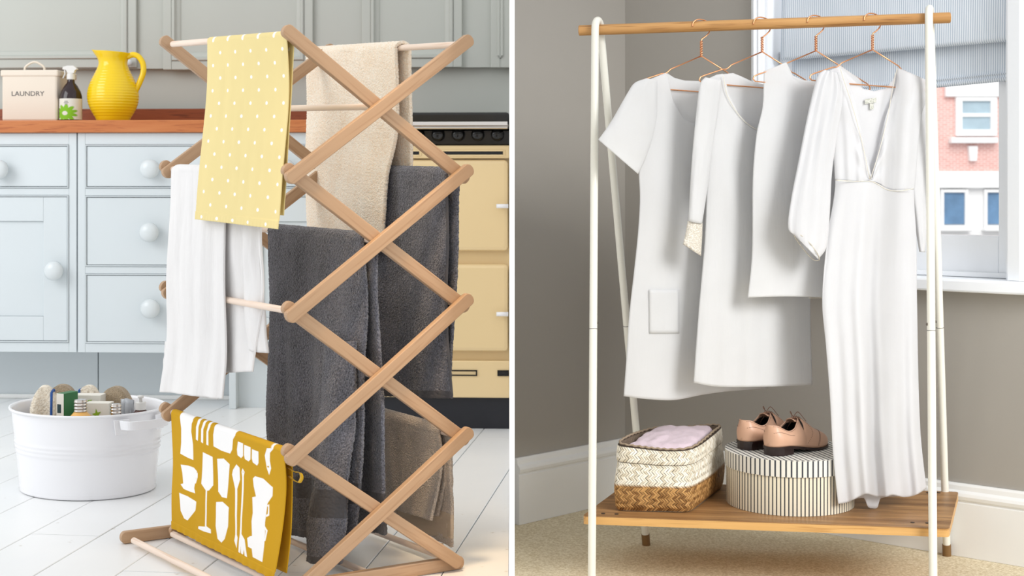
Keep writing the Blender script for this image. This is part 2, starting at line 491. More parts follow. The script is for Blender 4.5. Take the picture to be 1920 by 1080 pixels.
# ---- base cabinets
def knob(parent, px, py, w, r):
    x, z = KP.uz(px, py, w + 0.03)
    MB().lathe([(0.010, 0), (0.009, 0.010), (0.016, 0.016), (r, 0.028), (r * 0.98, 0.038), (r * 0.7, 0.048), (r * 0.25, 0.052), (0.0008, 0.0522)], 28).done(
        'knob', M['knob'], parent, True, KM @ Matrix.Translation((x, -w, z)) @ Matrix.Rotation(PI / 2, 4, 'X'))
ZB = kz(661, 200)
def base_cabinet(label, pa, pb, fronts, leg=None, plinth_w=-0.22):
    x0, x1 = ku(pa, 400) + 0.0012, ku(pb, 400) - 0.0012
    t = thing('base_cabinet', label, 'cabinet', KM @ Vector(((x0 + x1) / 2, 0.28, 0)), 'pale blue base cabinets under the worktop')
    MB().box((x0, 0.014, ZB), (x1, 0.56, WB - 0.0008), KM).done('carcass', M['cab'], t)
    fr = MB()
    zs = [kz(272, 200), kz(352, 200), kz(366, 200), kz(500, 200), kz(512, 200), kz(640, 200)]
    sw = (ku(14, 400) - ku(0, 400))
    fr.box((x0, 0, ZB), (x0 + sw, 0.0138, WB - 0.0008), KM); fr.box((x1 - sw, 0, ZB), (x1, 0.0138, WB - 0.0008), KM)
    rails = [(ZB, min(f[1] for f in fronts))]
    fs = sorted(fronts, key=lambda f: f[1])
    for a, b in zip(fs, fs[1:]): rails.append((a[2], b[1]))
    rails.append((fs[-1][2], WB - 0.0008))
    for za, zb in rails: fr.box((x0 + sw, 0.0005, za), (x1 - sw, 0.0138, zb), KM)
    fr.done('face_frame', M['cab'], t, bevel=0.0015)
    for kind, za, zb, kp in fs:
        a, b = x0 + sw + 0.0009, x1 - sw - 0.0009; za += 0.0009; zb -= 0.0009
        if kind == 'drawer':
            d = MB().box((a + 0.006, 0.0, za + 0.006), (b - 0.006, 0.0135, zb - 0.006), KM).done('drawer', M['cab'], t, bevel=0.0015)
        else:
            d = MB(); ring(d, a + 0.006, b - 0.006, za + 0.006, zb - 0.006, 0.085, 0.0, 0.0135, KM)
            d = d.done('door', M['cab'], t, bevel=0.0015)
            MB().box((a + 0.0915, 0.008, za + 0.0915), (b - 0.0915, 0.0135, zb - 0.0915), KM).done('panel', M['cab'], d, bevel=0.001)
        q = MB(); mould(q, a, b, za, zb, [(0, 0.004), (0, -0.003), (0.002, -0.005), (0.004, -0.003), (0.0045, 0.004)], KM)
        q.done('bead', M['cab'], d)
        knob(d, kp[0], kp[1], 0.0, 0.0345 if kind == 'drawer' else 0.034)
    if plinth_w is not None:
        MB().box((x0, -plinth_w, 0.0), (x1, -plinth_w + 0.02, ZB - 0.001), KM).done('plinth', M['cab'], t)
        if plinth_w < -0.2:
            MB().box((x0, -plinth_w - 0.014, 0.0), (x1, -plinth_w - 0.0008, 0.016), KM).done('plinth_strip', M['white_gloss'], t, bevel=0.004)
    if leg:
        MB().box((ku(leg[0], 720), 0.003, 0.0), (ku(leg[1], 720), 0.50, ZB - 0.001), KM).done('leg', M['cab'], t, bevel=0.002)
    return t
zz = lambda py: kz(py, 200)
base_cabinet('pale blue base cabinet with one drawer over a panelled door, below the laundry tin', -146, 144,
             [('drawer', zz(353), zz(271), (-2, 318)), ('door', zz(643), zz(366), (101, 508))])
base_cabinet('pale blue base cabinet with three knobbed drawers, beside the white muslin towel', 145, 428,
             [('drawer', zz(353), zz(271), (281, 317)), ('drawer', zz(500), zz(367), (280, 436)), ('drawer', zz(644), zz(513), (282, 579))])
base_cabinet('narrow pale blue base cabinet between the drawers and the cream range', 429, 640,
             [('drawer', zz(353), zz(271), (535, 317)), ('door', zz(643), zz(366), (600, 508))], (429, 442), -0.045)

# ---- range cooker
RW = 0.36
def ru(px, py=500, w=RW): return KP.uz(px, py, w)[0]
def rz(py, px=850, w=RW): return KP.uz(px, py, w)[1]
rg = thing('range_cooker', 'cream enamelled range cooker with black hob and chrome towel rail', 'cooker', KM @ Vector((ru(850), 0.1, 0)))
xa, xb = ru(690), u_edge(RW) - 0.001
MB().box((xa, -RW + 0.02, rz(745)), (xb, 0.55, rz(272)), KM).done('body', M['cream'], rg, bevel=0.004)
MB().box((xa, -RW - 0.006, rz(297)), (xb, -RW + 0.0195, rz(273)), KM).done('vent_panel', M['cream'], rg, bevel=0.004)
MB().box((xa - 0.004, -RW + 0.03, rz(272) + 0.0005), (xb, 0.55, rz(243)), KM).done('control_panel', M['black'], rg, bevel=0.003)
MB().box((xa - 0.006, -RW - 0.02, rz(243) + 0.0005), (xb, 0.55, rz(211)), KM).done('hob', M['black'], rg, bevel=0.008)
for px in (700, 745, 782, 820, 858, 895, 932):
    x, z = ru(px, 252), rz(252)
    MB().lathe([(0.015, 0), (0.019, 0.004), (0.021, 0.018), (0.017, 0.027), (0.006, 0.031), (0.0006, 0.0312)], 22).done(
        'control_knob', M['black'], rg, True, KM @ Matrix.Translation((x, -RW + 0.0295, z)) @ Matrix.Rotation(PI / 2, 4, 'X'))
rail = MB(); zr = rz(235, 850, RW + 0.07)
rail.tube([KM @ Vector((xa + 0.01, -RW - 0.07, zr)), KM @ Vector((xb - 0.002, -RW - 0.07, zr))], 0.0125, 16)
sharp(rail.done('towel_rail', M['chrome'], rg))
for px in (720, 950):
    MB().tube([KM @ Vector((ru(px), -RW - 0.019, zr)), KM @ Vector((ru(px), -RW - 0.058, zr))], 0.008, 12).done('rail_bracket', M['chrome'], rg, True)
for a, b, py in ((700, 786, 287), (826, 943, 287)):
    MB().box((ru(a), -RW - 0.0075, rz(py + 2.8)), (ru(b), -RW - 0.0062, rz(py - 2.8)), KM).done('vent_slot', M['matt_black'], rg)
    fr = MB(); ring(fr, ru(a) - 0.007, ru(b) + 0.007, rz(py + 6), rz(py - 6), 0.005, -RW - 0.0085, -RW - 0.0062, KM); fr.done('slot_frame', M['cream'], rg, bevel=0.001)
for za, zb, hy in ((470, 300, 386), (658, 495, 587)):
    d = MB().box((xa + 0.004, -RW - 0.012, rz(za)), (xb - 0.004, -RW + 0.019, rz(zb)), KM).done('oven_door', M['cream'], rg, bevel=0.012)
    MB().tube([KM @ Vector((ru(932, hy), -RW - 0.030, rz(hy))), KM @ Vector((xb - 0.002, -RW - 0.030, rz(hy)))], 0.007, 12).done('handle', M['white_enamel'], d, True)
    MB().tube([KM @ Vector((ru(945, hy), -RW - 0.013, rz(hy))), KM @ Vector((ru(945, hy), -RW - 0.024, rz(hy)))], 0.005, 10).done('handle_post', M['white_enamel'], d, True)
MB().box((xa, -RW - 0.006, rz(745)), (xb, -RW + 0.019, rz(676)), KM).done('lower_panel', M['cream'], rg, bevel=0.003)
for a, b in ((745, 895), (933, 954.5)):
    fr = MB(); ring(fr, ru(a), ru(b), rz(704), rz(693), 0.004, -RW - 0.009, -RW - 0.0062, KM); fr.done('slot_frame', M['black'], rg)
MB().box((ru(934), -RW - 0.0075, rz(702)), (ru(954), -RW - 0.0062, rz(695)), KM).done('vent_slot', M['matt_black'], rg)
MB().box((xa + 0.004, -RW + 0.012, 0), (xb, 0.5, rz(745) - 0.0005), KM).done('plinth', M['navy_black'], rg)

# ---- things on the worktop
wz = WT + 0.0006
def ontop(px, w): return KM @ Vector((KP.uz(px, 222, w)[0], -w, wz))
# laundry tin
WTIN = -0.08
x0, x1 = ku(3, 222, WTIN), ku(107, 222, WTIN); zt = kz(136, 50, WTIN)
tin = thing('laundry_tin', 'cream storage tin lettered LAUNDRY with a wire handle on the lid', 'tin', KM @ Vector(((x0 + x1) / 2, 0.17, wz)))
tin['_o'] = tuple(KM @ Vector(((x0 + x1) / 2, 0.17, wz)))
MB().box((x0, 0.08, wz), (x1, 0.27, zt), KM).done('box', M['cream_tin'], tin, bevel=0.008)
MB().box((x0 - 0.004, 0.076, zt - 0.014), (x1 + 0.004, 0.274, kz(131, 50, WTIN)), KM).done('lid', M['cream_tin'], tin, bevel=0.005)
hx0, hx1, hz = ku(47, 130, -0.17), ku(83, 130, -0.17), kz(131, 50, WTIN)
MB().tube(smooth_path([KM @ Vector(p) for p in ((hx0, 0.17, hz - 0.002), (hx0 + 0.002, 0.17, hz + 0.018), ((hx0 + hx1) / 2, 0.17, hz + 0.036), (hx1 - 0.002, 0.17, hz + 0.018), (hx1, 0.17, hz - 0.002))], 6), 0.0042, 10).done('lid_handle', M['cream_tin'], tin, True)
def lettering(txt, size, parent, Mx, mat, name='lettering', width=None, ext=0.0004):
    cu = bpy.data.curves.new('txt', 'FONT'); cu.body = txt; cu.size = size; cu.align_x = 'CENTER'; cu.align_y = 'CENTER'; cu.extrude = ext; cu.resolution_u = 3
    tmp = bpy.data.objects.new('txt', cu); COL.objects.link(tmp)
    bpy.context.view_layer.update()
    me = bpy.data.meshes.new_from_object(tmp.evaluated_get(bpy.context.evaluated_depsgraph_get()))
    bpy.data.objects.remove(tmp); bpy.data.curves.remove(cu)
    xs = [v.co.x for v in me.vertices]
    if width:
        k = width / (max(xs) - min(xs)); me.transform(Matrix.Diagonal((k, 1, 1, 1)))
    mb = MB(); mb.add([Mx @ v.co for v in me.vertices], [tuple(p.vertices) for p in me.polygons])
    bpy.data.meshes.remove(me)
    return mb.done(name, mat, parent, fix=False)
lx, lz = KP.uz(52, 176, WTIN)
lettering('LAUNDRY', 0.024, tin, KM @ Matrix.Translation((lx, 0.0794, lz)) @ Matrix.Rotation(PI / 2, 4, 'X'), M['lead'], width=ku(83, 176, WTIN) - ku(22, 176, WTIN))

# spray bottle
WS = -0.10
c = ontop(133, WS); s = 5.2 / F                        # metres per picture pixel at that depth
sp = thing('spray_bottle', 'brown spray bottle with white trigger and green flower label', 'bottle', c)
M['brown_bottle'] = plain('brown_bottle', rgb(40, 24, 26), 0.12, var=0.02)
R = 20.5 * s
MB().lathe([(R * 0.9, 0), (R, 0.003), (R, 42 * s), (R * 0.98, 48 * s), (R * 0.86, 56 * s), (R * 0.6, 66 * s), (R * 0.36, 72 * s), (R * 0.3, 78 * s), (R * 0.3, 82 * s)], 36, c).done('bottle_body', M['brown_bottle'], sp, True)
M['white_plastic'] = plain('white_plastic', rgb(222, 220, 216), 0.35, var=0.01)
tr = MB()
def cp(dx, dz, dy=0.0): return KM @ (KM.inverted() @ c + Vector((dx * s, dy, dz * s)))
tr.lathe([(R * 0.36, 78 * s), (R * 0.38, 80 * s), (R * 0.36, 88 * s), (R * 0.3, 90 * s)], 20, c)
hp = [(-15, 97), (-14, 102), (-5, 104), (6, 104), (10, 101), (13, 97), (9, 96), (7, 90), (-5, 90), (-8, 96)]
tr.prism([(x * s, z * s) for x, z in hp], -0.009, 0.009, Matrix.Translation(c) @ Matrix.Rotation(KP.ang, 4, 'Z'), 'y')
tr.prism([(x * s, z * s) for x, z in ((-13, 97), (-10, 97), (-10, 88), (-14, 80), (-16, 81), (-12, 89))], -0.004, 0.004, Matrix.Translation(c) @ Matrix.Rotation(KP.ang, 4, 'Z'), 'y')
tr.done('trigger_head', M['white_plastic'], sp, bevel=0.001)
def label_fn(a0, a1, z0, z1, rr):
    def f(u, v):
        a = a0 + (a1 - a0) * u
        return Vector((c.x + rr * math.cos(a), c.y + rr * math.sin(a), c.z + z0 + (z1 - z0) * v))
    return f
nu, nv = 64, 60; ink = []
for j in range(nv + 1):
    for i in range(nu + 1):
        x, y = (i / nu - 0.42) * 46, j / nv * 40 - 12
        d = math.hypot(x, y); a = math.atan2(y, x)
        rays = 11 + 6 * abs(math.sin(a * 5.5)) 
        ink.append((rays - d) * 0.0004 if d > 4.4 else (d - 4.4) * 0.0004)
lab = MB().grid(nu, nv, label_fn(-PI * 1.02, 0.05, 3 * s, 42 * s, R + 0.0006))
lb = lab.done('label', print_mat('flower_label', rgb(226, 224, 214), rgb(128, 186, 40), wrinkle=0.0, rough=0.5), sp, True, attr={'ink': ink})
for q, (aw, zh) in enumerate(((0.16, 36), (0.22, 33.5), (0.14, 31))):
    MB().grid(6, 1, label_fn(-PI * 0.54 - aw, -PI * 0.54 + aw, zh * s, (zh + 1.1) * s, R + 0.0011)).done('label_line', M['lead'], lb)

# jug
WJ = -0.14
c = ontop(212, WJ); s = 5.2 / F
jug = thing('jug', 'bright yellow ribbed ceramic jug with looped handle and spout', 'jug', c)
base_prof = [(26, 0), (29, 1), (33, 8), (40, 20), (45, 32), (47.5, 45), (47, 56), (44, 68), (39, 80), (33, 92), (28.5, 102), (26.5, 110), (27.5, 118), (31, 126), (33, 131)]
prof = []
for k in range(111):
    z = 131 * k / 110
    r = smooth_pl([(b, a) for a, b in base_prof], z)
    if 6 < z < 100: r += 0.34 * math.sin(z * 2 * PI / 5.2)
    prof.append((r * s, z * s))
def jugshape(v, a, r, z):
    q = max(0.0, (z / s - 112) / 19.0)
    d = math.atan2(math.sin(a - PI), math.cos(a - PI))
    k = math.exp(-(d / 0.46) ** 2) * q ** 1.3
    v = v + Vector((math.cos(a), math.sin(a), 0)) * k * 7 * s
    v.z += (k * 2.5 + q * (-2.2 * math.cos(a) if True else 0)) * s
    return v
inner = [(r - 0.005, z) for r, z in prof[::-1][:60]]
MB().lathe(prof + inner, 64, c, fn=lambda v, a, r, z: jugshape(v, a, r, z)).done('jug_body', M['yellow_glaze'], jug, True)
hpts = [cp2 for cp2 in ()]
def jp(dx, dz): return c + KP.h * (dx * s) + Vector((0, 0, dz * s))
hpath = smooth_path([jp(27, 122), jp(38, 126), jp(49, 122), jp(57, 109), jp(57.5, 92), jp(50, 72), jp(43, 58), jp(41, 50)], 6)
MB().tube(hpath, [5.4 * s] * (len(hpath) - 6) + [5.6 * s, 5.8 * s, 6 * s, 6.4 * s, 7 * s, 7.4 * s], 14).done('handle', M['yellow_glaze'], jug, True)

# ---- white tub and its contents
TC = Vector(((165 - HX) / F * 3.76, 3.76, 0.0006))
pxm = 3.76 / F
tub = thing('tub', 'white enamel oval tub with side handles holding cleaning things', 'tub', TC)
TA, TBX, TROT = 0.212, 0.180, math.radians(-28)
RX, RB, TH = TA, TA * 0.864, 0.2085
SY = TBX / TA
TRM = Matrix.Rotation(TROT, 3, 'Z')
pr = [(RB * 0.97, 0.0), (RB, 0.002), (RB + 0.002, 0.005), (RB, 0.009)]
for k in range(1, 61):
    z = 0.009 + (TH - 0.009) * k / 60
    r = RB + (RX - RB - 0.006) * ((z / TH) ** 1.15)
    for zc in (0.108, 0.119, 0.130): r += 0.0028 * math.exp(-((z - zc) / 0.0032) ** 2)
    pr.append((r, z))
pr += [(RX - 0.002, TH + 0.001), (RX + 0.002, TH + 0.004), (RX + 0.001, TH + 0.008), (RX - 0.004, TH + 0.008), (RX - 0.008, TH + 0.003)]
pr += [(RB + (RX - RB - 0.006) * ((z / TH) ** 1.15) - 0.003, z) for z in (0.19, 0.15, 0.1, 0.05, 0.006)]
pr += [(0.001, 0.006)]
MB().lathe(pr, 96, TC, 1, SY, fn=lambda v, a, r, z: TC + TRM @ (v - TC)).done('tub_body', M['white_enamel'], tub, True)
def tub_handle(a):
    d = TRM @ Vector((math.cos(a) * SY, math.sin(a), 0)).normalized(); q = Vector((-d.y, d.x, 0))
    rim = TC + TRM @ Vector(((RX - 0.004) * math.cos(a), (RX - 0.004) * SY * math.sin(a), 0))
    m = MB()
    for sgn in (-1, 1):
        p = rim + q * sgn * 0.058 - d * 0.008
        Mx = Matrix.Translation(p) @ Matrix.Rotation(math.atan2(d.y, d.x) + sgn * 0.33, 4, 'Z')
        m.prism([(-0.015, 0.166), (0.015, 0.166), (0.020, 0.204), (-0.020, 0.204)], 0.0035, 0.0075, Mx @ Matrix.Rotation(PI / 2, 4, 'Z') @ Matrix.Rotation(0, 4, 'X') @ Matrix.Diagonal((1, -1, 1, 1)), 'y')
    path = [rim + q * 0.062 + d * 0.002, rim + q * 0.056 + d * 0.030, rim + q * 0.03 + d * 0.045, rim + d * 0.048, rim - q * 0.03 + d * 0.045, rim - q * 0.056 + d * 0.030, rim - q * 0.062 + d * 0.002]
    pts = smooth_path(path, 5)
    b = len(m.v)
    for p in pts:
        for dz, off in ((0.180, 0), (0.203, 0.004), (0.203, 0.0075), (0.180, 0.0035)):
            m.v.append(p + Vector((0, 0, dz)) + (p - rim).normalized() * off)
    for i in range(len(pts) - 1):
        for k in range(4):
            m.f.append((b + i*4 + k, b + i*4 + (k+1) % 4, b + (i+1)*4 + (k+1) % 4, b + (i+1)*4 + k)); m.m.append(0)
    m.done('handle', M['white_enamel'], tub, bevel=0.001)
tub_handle(math.radians(-8)); tub_handle(math.radians(172))

def tp(px, py, d): return at(px, py, d)
tz0 = TC.z + 0.0068
# textured cream cloth with blue edge (rolled), brown sisal pads
M['waffle'] = terry('waffle_cream', rgb(222, 206, 182), rgb(250, 242, 226), 150)
M['sisal'] = terry('sisal', rgb(150, 126, 98), rgb(216, 194, 162), 420)
M['blue_edge'] = plain('blue_edging', rgb(40, 84, 150), 0.8)
M['green_card'] = plain('green_card', rgb(44, 112, 64), 0.5); M['white_card'] = plain('white_card', rgb(228, 224, 214), 0.55, var=0.01)
M['leafy'] = plain('leaf_print', rgb(140, 176, 40), 0.5)
def pad(name, label, cat, cx, cy, half, ry, z0, z1, rot, mat, edge=None):
    """a folded upright cloth: rounded arch profile extruded"""
    n = 20
    top = lambda u: z0 + (z1 - z0) * (0.74 + 0.26 * (1 - abs(2 * u - 1) ** 2.4))
    Mx = Matrix.Translation((cx, cy, 0)) @ Matrix.Rotation(rot, 4, 'Z')
    m = MB()
    def fn(u, v):
        a = v * PI
        x = (2 * u - 1) * half; y = -math.cos(a) * ry * (0.85 + 0.15 * math.sin(u * 9)); zt = top(u)
        z = z0 + (zt - z0) * min(1, math.sin(a) * 1.5) if 0 < v < 1 else z0
        return Mx @ Vector((x, y, z))
    m.grid(n, 16, fn)
    o = m.done(name, mat, None, True, solid=0.004)
    tag(o, label, cat)
    if edge:
        pts = []
        for k in range(13):
            v = 0.02 + 0.96 * k / 12
            pts.append(fn(edge, v) + Vector((0, 0, 0.002)))
        MB().tube(pts, 0.0034, 8).done('blue_edge', M['blue_edge'], o, True)
    return o
def X(px, d): return (px - HX) / F * d
def Z(py, d): return EL - (py - HY) / F * d
pad('cleaning_cloth', 'cream waffle cloth with blue edge, standing nearest the curved rim of the white tub', 'cloth', X(80, 3.73), 3.745, 0.034, 0.040, 0.06, Z(724, 3.74), 0.2, M['waffle'], 0.80)
pad('scrubbing_pad', 'brown sisal pad between the two blue-edged cloths in the white tub', 'pad', X(116, 3.84), 3.84, 0.044, 0.03, 0.07, Z(721, 3.84), 0.1, M['sisal'])
pad('cleaning_cloth', 'cream waffle cloth with blue edge, behind the cartons in the white tub', 'cloth', X(166, 3.88), 3.88, 0.034, 0.022, 0.07, Z(722, 3.88), 0.0, M['waffle'], 0.2)
pad('scrubbing_pad', 'shaggy light brown pad behind the clear bottle in the white tub', 'pad', X(217, 3.835), 3.835, 0.044, 0.026, 0.07, Z(725, 3.83), -0.05, M['sisal'])
def carton(label, cx, cy, hx, hy, z1, rot, mats, art=None):
    t = thing('carton', label, 'box', (cx, cy, tz0))
    Mx = Matrix.Translation((cx, cy, tz0)) @ Matrix.Rotation(rot, 4, 'Z')
    m = MB(); m.box((-hx, -hy, 0), (hx, hy, z1 - tz0)); m.m = mats
    m.done('card_box', [M['green_card'], M['white_card']], t, M=Mx, bevel=0.001)
    if art: art(t, Mx, hx, hy, z1 - tz0)
    return t
def art_dark(t, Mx, hx, hy, h):
    MB().box((-hx * 0.7, -hy - 0.0006, h - 0.05), (hx * 0.3, -hy - 0.0002, h - 0.028), Mx).done('printed_mark', plain('ink_green', rgb(34, 60, 62), 0.6), t)
carton('small green and white carton standing in the white tub', X(126, 3.715), 3.715, 0.0125, 0.026, Z(738, 3.69), -0.45, [0, 0, 1, 0, 0, 1], art_dark)
def art_leaf(t, Mx, hx, hy, h):
    star = []
    for k in range(10):
        r = 0.0125 if k % 2 == 0 else 0.005
        star.append((math.cos(k * PI / 5 + 0.5) * r, h - 0.03 + math.sin(k * PI / 5 + 0.5) * r * 1.3))
    MB().prism(star, -hy - 0.0007, -hy - 0.0002, Mx, 'y').done('printed_leaf', M['leafy'], t)
def art_bits(t, Mx, hx, hy, h):
    MB().prism([(-0.002, h - 0.022), (0.008, h - 0.02), (0.014, h - 0.012), (0.004, h - 0.013)], -hy - 0.0007, -hy - 0.0002, Mx, 'y').done('printed_leaf', M['leafy'], t)
carton('white carton with small green print behind the leafy carton in the tub', X(168, 3.80), 3.80, 0.037, 0.02, Z(741, 3.78), -0.06, [1] * 6, art_bits)
carton('white carton printed with a green star leaf, between the two glass bottles', X(186, 3.735), 3.735, 0.033, 0.018, Z(760, 3.68), -0.06, [1] * 6, art_leaf)
M['clear'] = glass_mat('clear_glass'); M['orange_liquid'] = plain('orange_liquid', rgb(232, 178, 96), 0.2)
M['clear_grey'] = plain('clear_bottle', rgb(206, 208, 208), 0.1, **{'Transmission Weight': 0.35})
def jar(name, label, px, d, R, zsh, ztop, matb, matn, ribs=True, extra=None):
    c = Vector((X(px, d), d, tz0)); t = thing(name, label, 'bottle', c); h = zsh - tz0; n = ztop - zsh
    MB().lathe([(R * 0.9, 0), (R, 0.004), (R, h * 0.72), (R * 0.97, h * 0.82), (R * 0.8, h * 0.93), (R * 0.45, h)], 32, c).done('bottle_body', matb, t, True)
    rn = R * 0.42; p = [(rn, h + 0.0003)]
    for k in range(25):
        z = h + n * k / 24
        p.append((rn + (0.0016 * (0.5 + 0.5 * math.sin(k * 2 * PI / 6)) if ribs else 0.001), z))
    p.append((rn * 0.8, ztop - tz0))
    MB().lathe(p, 28, c).done('neck', matn, t, True)
    if extra: extra(t, c, h, n)
    return t
jar('glass_bottle', 'glass bottle of orange liquid with a ribbed neck in the white tub', 151, 3.655, 0.036, Z(772, 3.655), Z(749, 3.655), M['orange_liquid'], M['chrome'])
jar('glass_bottle', 'clear glass bottle with a ribbed neck in the white tub', 217, 3.665, 0.030, Z(781, 3.665), Z(757, 3.665), M['clear_grey'], M['chrome'])
M['amber'] = plain('amber_glass', rgb(70, 32, 22), 0.1, var=0.02)
jar('pump_bottle', 'round brown bottle with a pale pump top in the white tub', 264, 3.745, 0.029, Z(768, 3.745), Z(754, 3.745), M['amber'], M['white_plastic'], False,
    lambda t, c, h, n: MB().lathe([(0.004, h + n + 0.0002), (0.004, h + n + 0.010), (0.0075, h + n + 0.011), (0.0075, h + n + 0.017), (0.001, h + n + 0.0175)], 16, c).done('pump', M['white_plastic'], t, True))
bag = MB()
def bagf(u, v):
    x = (u - 0.5) * 0.034 * (1 - 0.25 * v); th = 0.012 * math.sin(PI * u) * (1 - 0.5 * v)
    return Vector((X(245, 3.77) + x - 0.006 * v, 3.772 - th + 0.004 * pnoise(Vector((u * 5, v * 6, 1))), tz0 + (Z(746 + 6 * abs(u - 0.35), 3.77) - tz0) * v))
bag.grid(14, 18, bagf)
tag(bag.done('plastic_pouch', plain('frosted_plastic', rgb(206, 210, 216), 0.3, **{'Transmission Weight': 0.3}), None, True, solid=0.008), 'frosted clear plastic pouch beside the brown pump bottle', 'pouch')
# ================================================================== CLOTHES AIRER
D0 = 2.75
NL = Vector(((555 - HX) / F * D0, D0, 0)); NR = Vector(((868 - HX) / F * D0 * 1.07, D0 * 1.07, 0))
FL = Vector(((322 - HX) / F * 3.204, 3.204, 0))
LD = NR - NL; LW = LD.length; LDIR = LD.normalized()              # along the lattice
FR = FL + LD * 1.02
NRM = Vector((LDIR.y, -LDIR.x, 0))                                # lattice normal, towards the viewer
DW = FL - NL; DDIR = DW.normalized()
EOUT = -LDIR                                                      # side of a dowel that faces the viewer's left
ZN = [1.080, 0.815, 0.5505, 0.2775, 0.0165]
ZF = [1.105, 0.827, 0.558, 0.287, 0.0165]
airer = thing('clothes_airer', 'beech wood concertina clothes airer hung with towels on the white boards', 'airer', (NL + FR) / 2)
BT, BH = 0.0155, 0.0262                                           # bar thickness and width
def bar(a, b, layer, ext0=0.027, ext1=0.027, name='lattice_bar'):
    """stadium-ended bar between two pivots; local x along the bar"""
    a, b = Vector(a), Vector(b); x = (b - a).normalized(); y = NRM; z = x.cross(y); z.normalize()
    Mx = Matrix.Translation((a + b) / 2 + NRM * layer) @ Matrix((x, y, z)).transposed().to_4x4()
    L = (b - a).length / 2; r = BH / 2; poly = []
    for k in range(9):
        t = -PI / 2 + PI * k / 8; poly.append((L + ext1 - r + r * math.cos(t) * 0.75, r * math.sin(t)))
    for k in range(9):
        t = PI / 2 + PI * k / 8; poly.append((-L - ext0 + r + r * math.cos(t) * 0.75, r * math.sin(t)))
    m = MB(); m.prism(poly, -BT / 2, BT / 2, None, 'y')
    return m.done(name, M['beech'], airer, M=Mx, bevel=0.0016)
def zv(p, z): return Vector((p.x, p.y, z))
for (L, R, Z_, s) in ((NL, NR, ZN, 1), (FL, FR, ZF, -1)):
    f, bk = (0.0, -0.0162)
    for k in range(4):
        last = k == 3
        bar(zv(L, Z_[k + 1] + (-0.001 if last else 0)), zv(R, Z_[k]), f, 0.006 if last else 0.027)       # rising to the right, in front
        bar(zv(L, Z_[k]), zv(R, Z_[k + 1] + (-0.001 if last else 0)), bk, 0.027, 0.006 if last else 0.027)   # falling to the right, behind
# foot rails on the floor
for (L, R, lay) in ((NL, NR, -0.0325), (FL, FR, -0.0325)):
    z = BH / 2 + 0.0006
    bar(zv(L, z) - LDIR * 0.088, zv(R, z) + LDIR * 0.0, lay, 0.021, 0.021, 'foot_rail')
# dowels
DR = 0.0068
def pair(u, k, half=False):
    """near and far end of the dowel at lattice position u (0 left, 1 right), level k (half: crossing below k)"""
    zn = (ZN[k] + ZN[k + 1]) / 2 if half else ZN[k]; zf = (ZF[k] + ZF[k + 1]) / 2 if half else ZF[k]
    return zv(NL + LD * u, zn), zv(FL + (FR - FL) * u, zf)
DOW = {}
def dowel(key, n, f, start=0.019):
    DOW[key] = (n, f)
    d = (f - n).normalized(); L = (f - n).length
    x = d; y = Vector((0, 0, 1)).cross(x).normalized(); z = x.cross(y)
    Mx = Matrix.Translation(n) @ Matrix((x, y, z)).transposed().to_4x4()
    m = MB(); m.tube([(start, 0, 0), (L - 0.006, 0, 0)], DR, 14)
    return sharp(m.done('dowel', M['beech_pale'], airer, M=Mx))
for k in range(4):
    dowel('L%d' % k, *pair(0, k)); dowel('R%d' % k, *pair(1, k))
for k in range(4): dowel('C%d' % k, *pair(0.5, k, True))
dowel('L4', zv(NL, 0.0165), zv(FL, 0.0165)); dowel('R4', zv(NR, 0.0165), zv(FR, 0.0165))
zf_ = BH / 2 + 0.0006
dowel('foot', zv(NL, zf_) - LDIR * 0.088, zv(FL, zf_) - LDIR * 0.088, 0.036)
dowel('mid', zv((NL + NR) / 2, zf_), zv((FL + FR) / 2, zf_), 0.036)

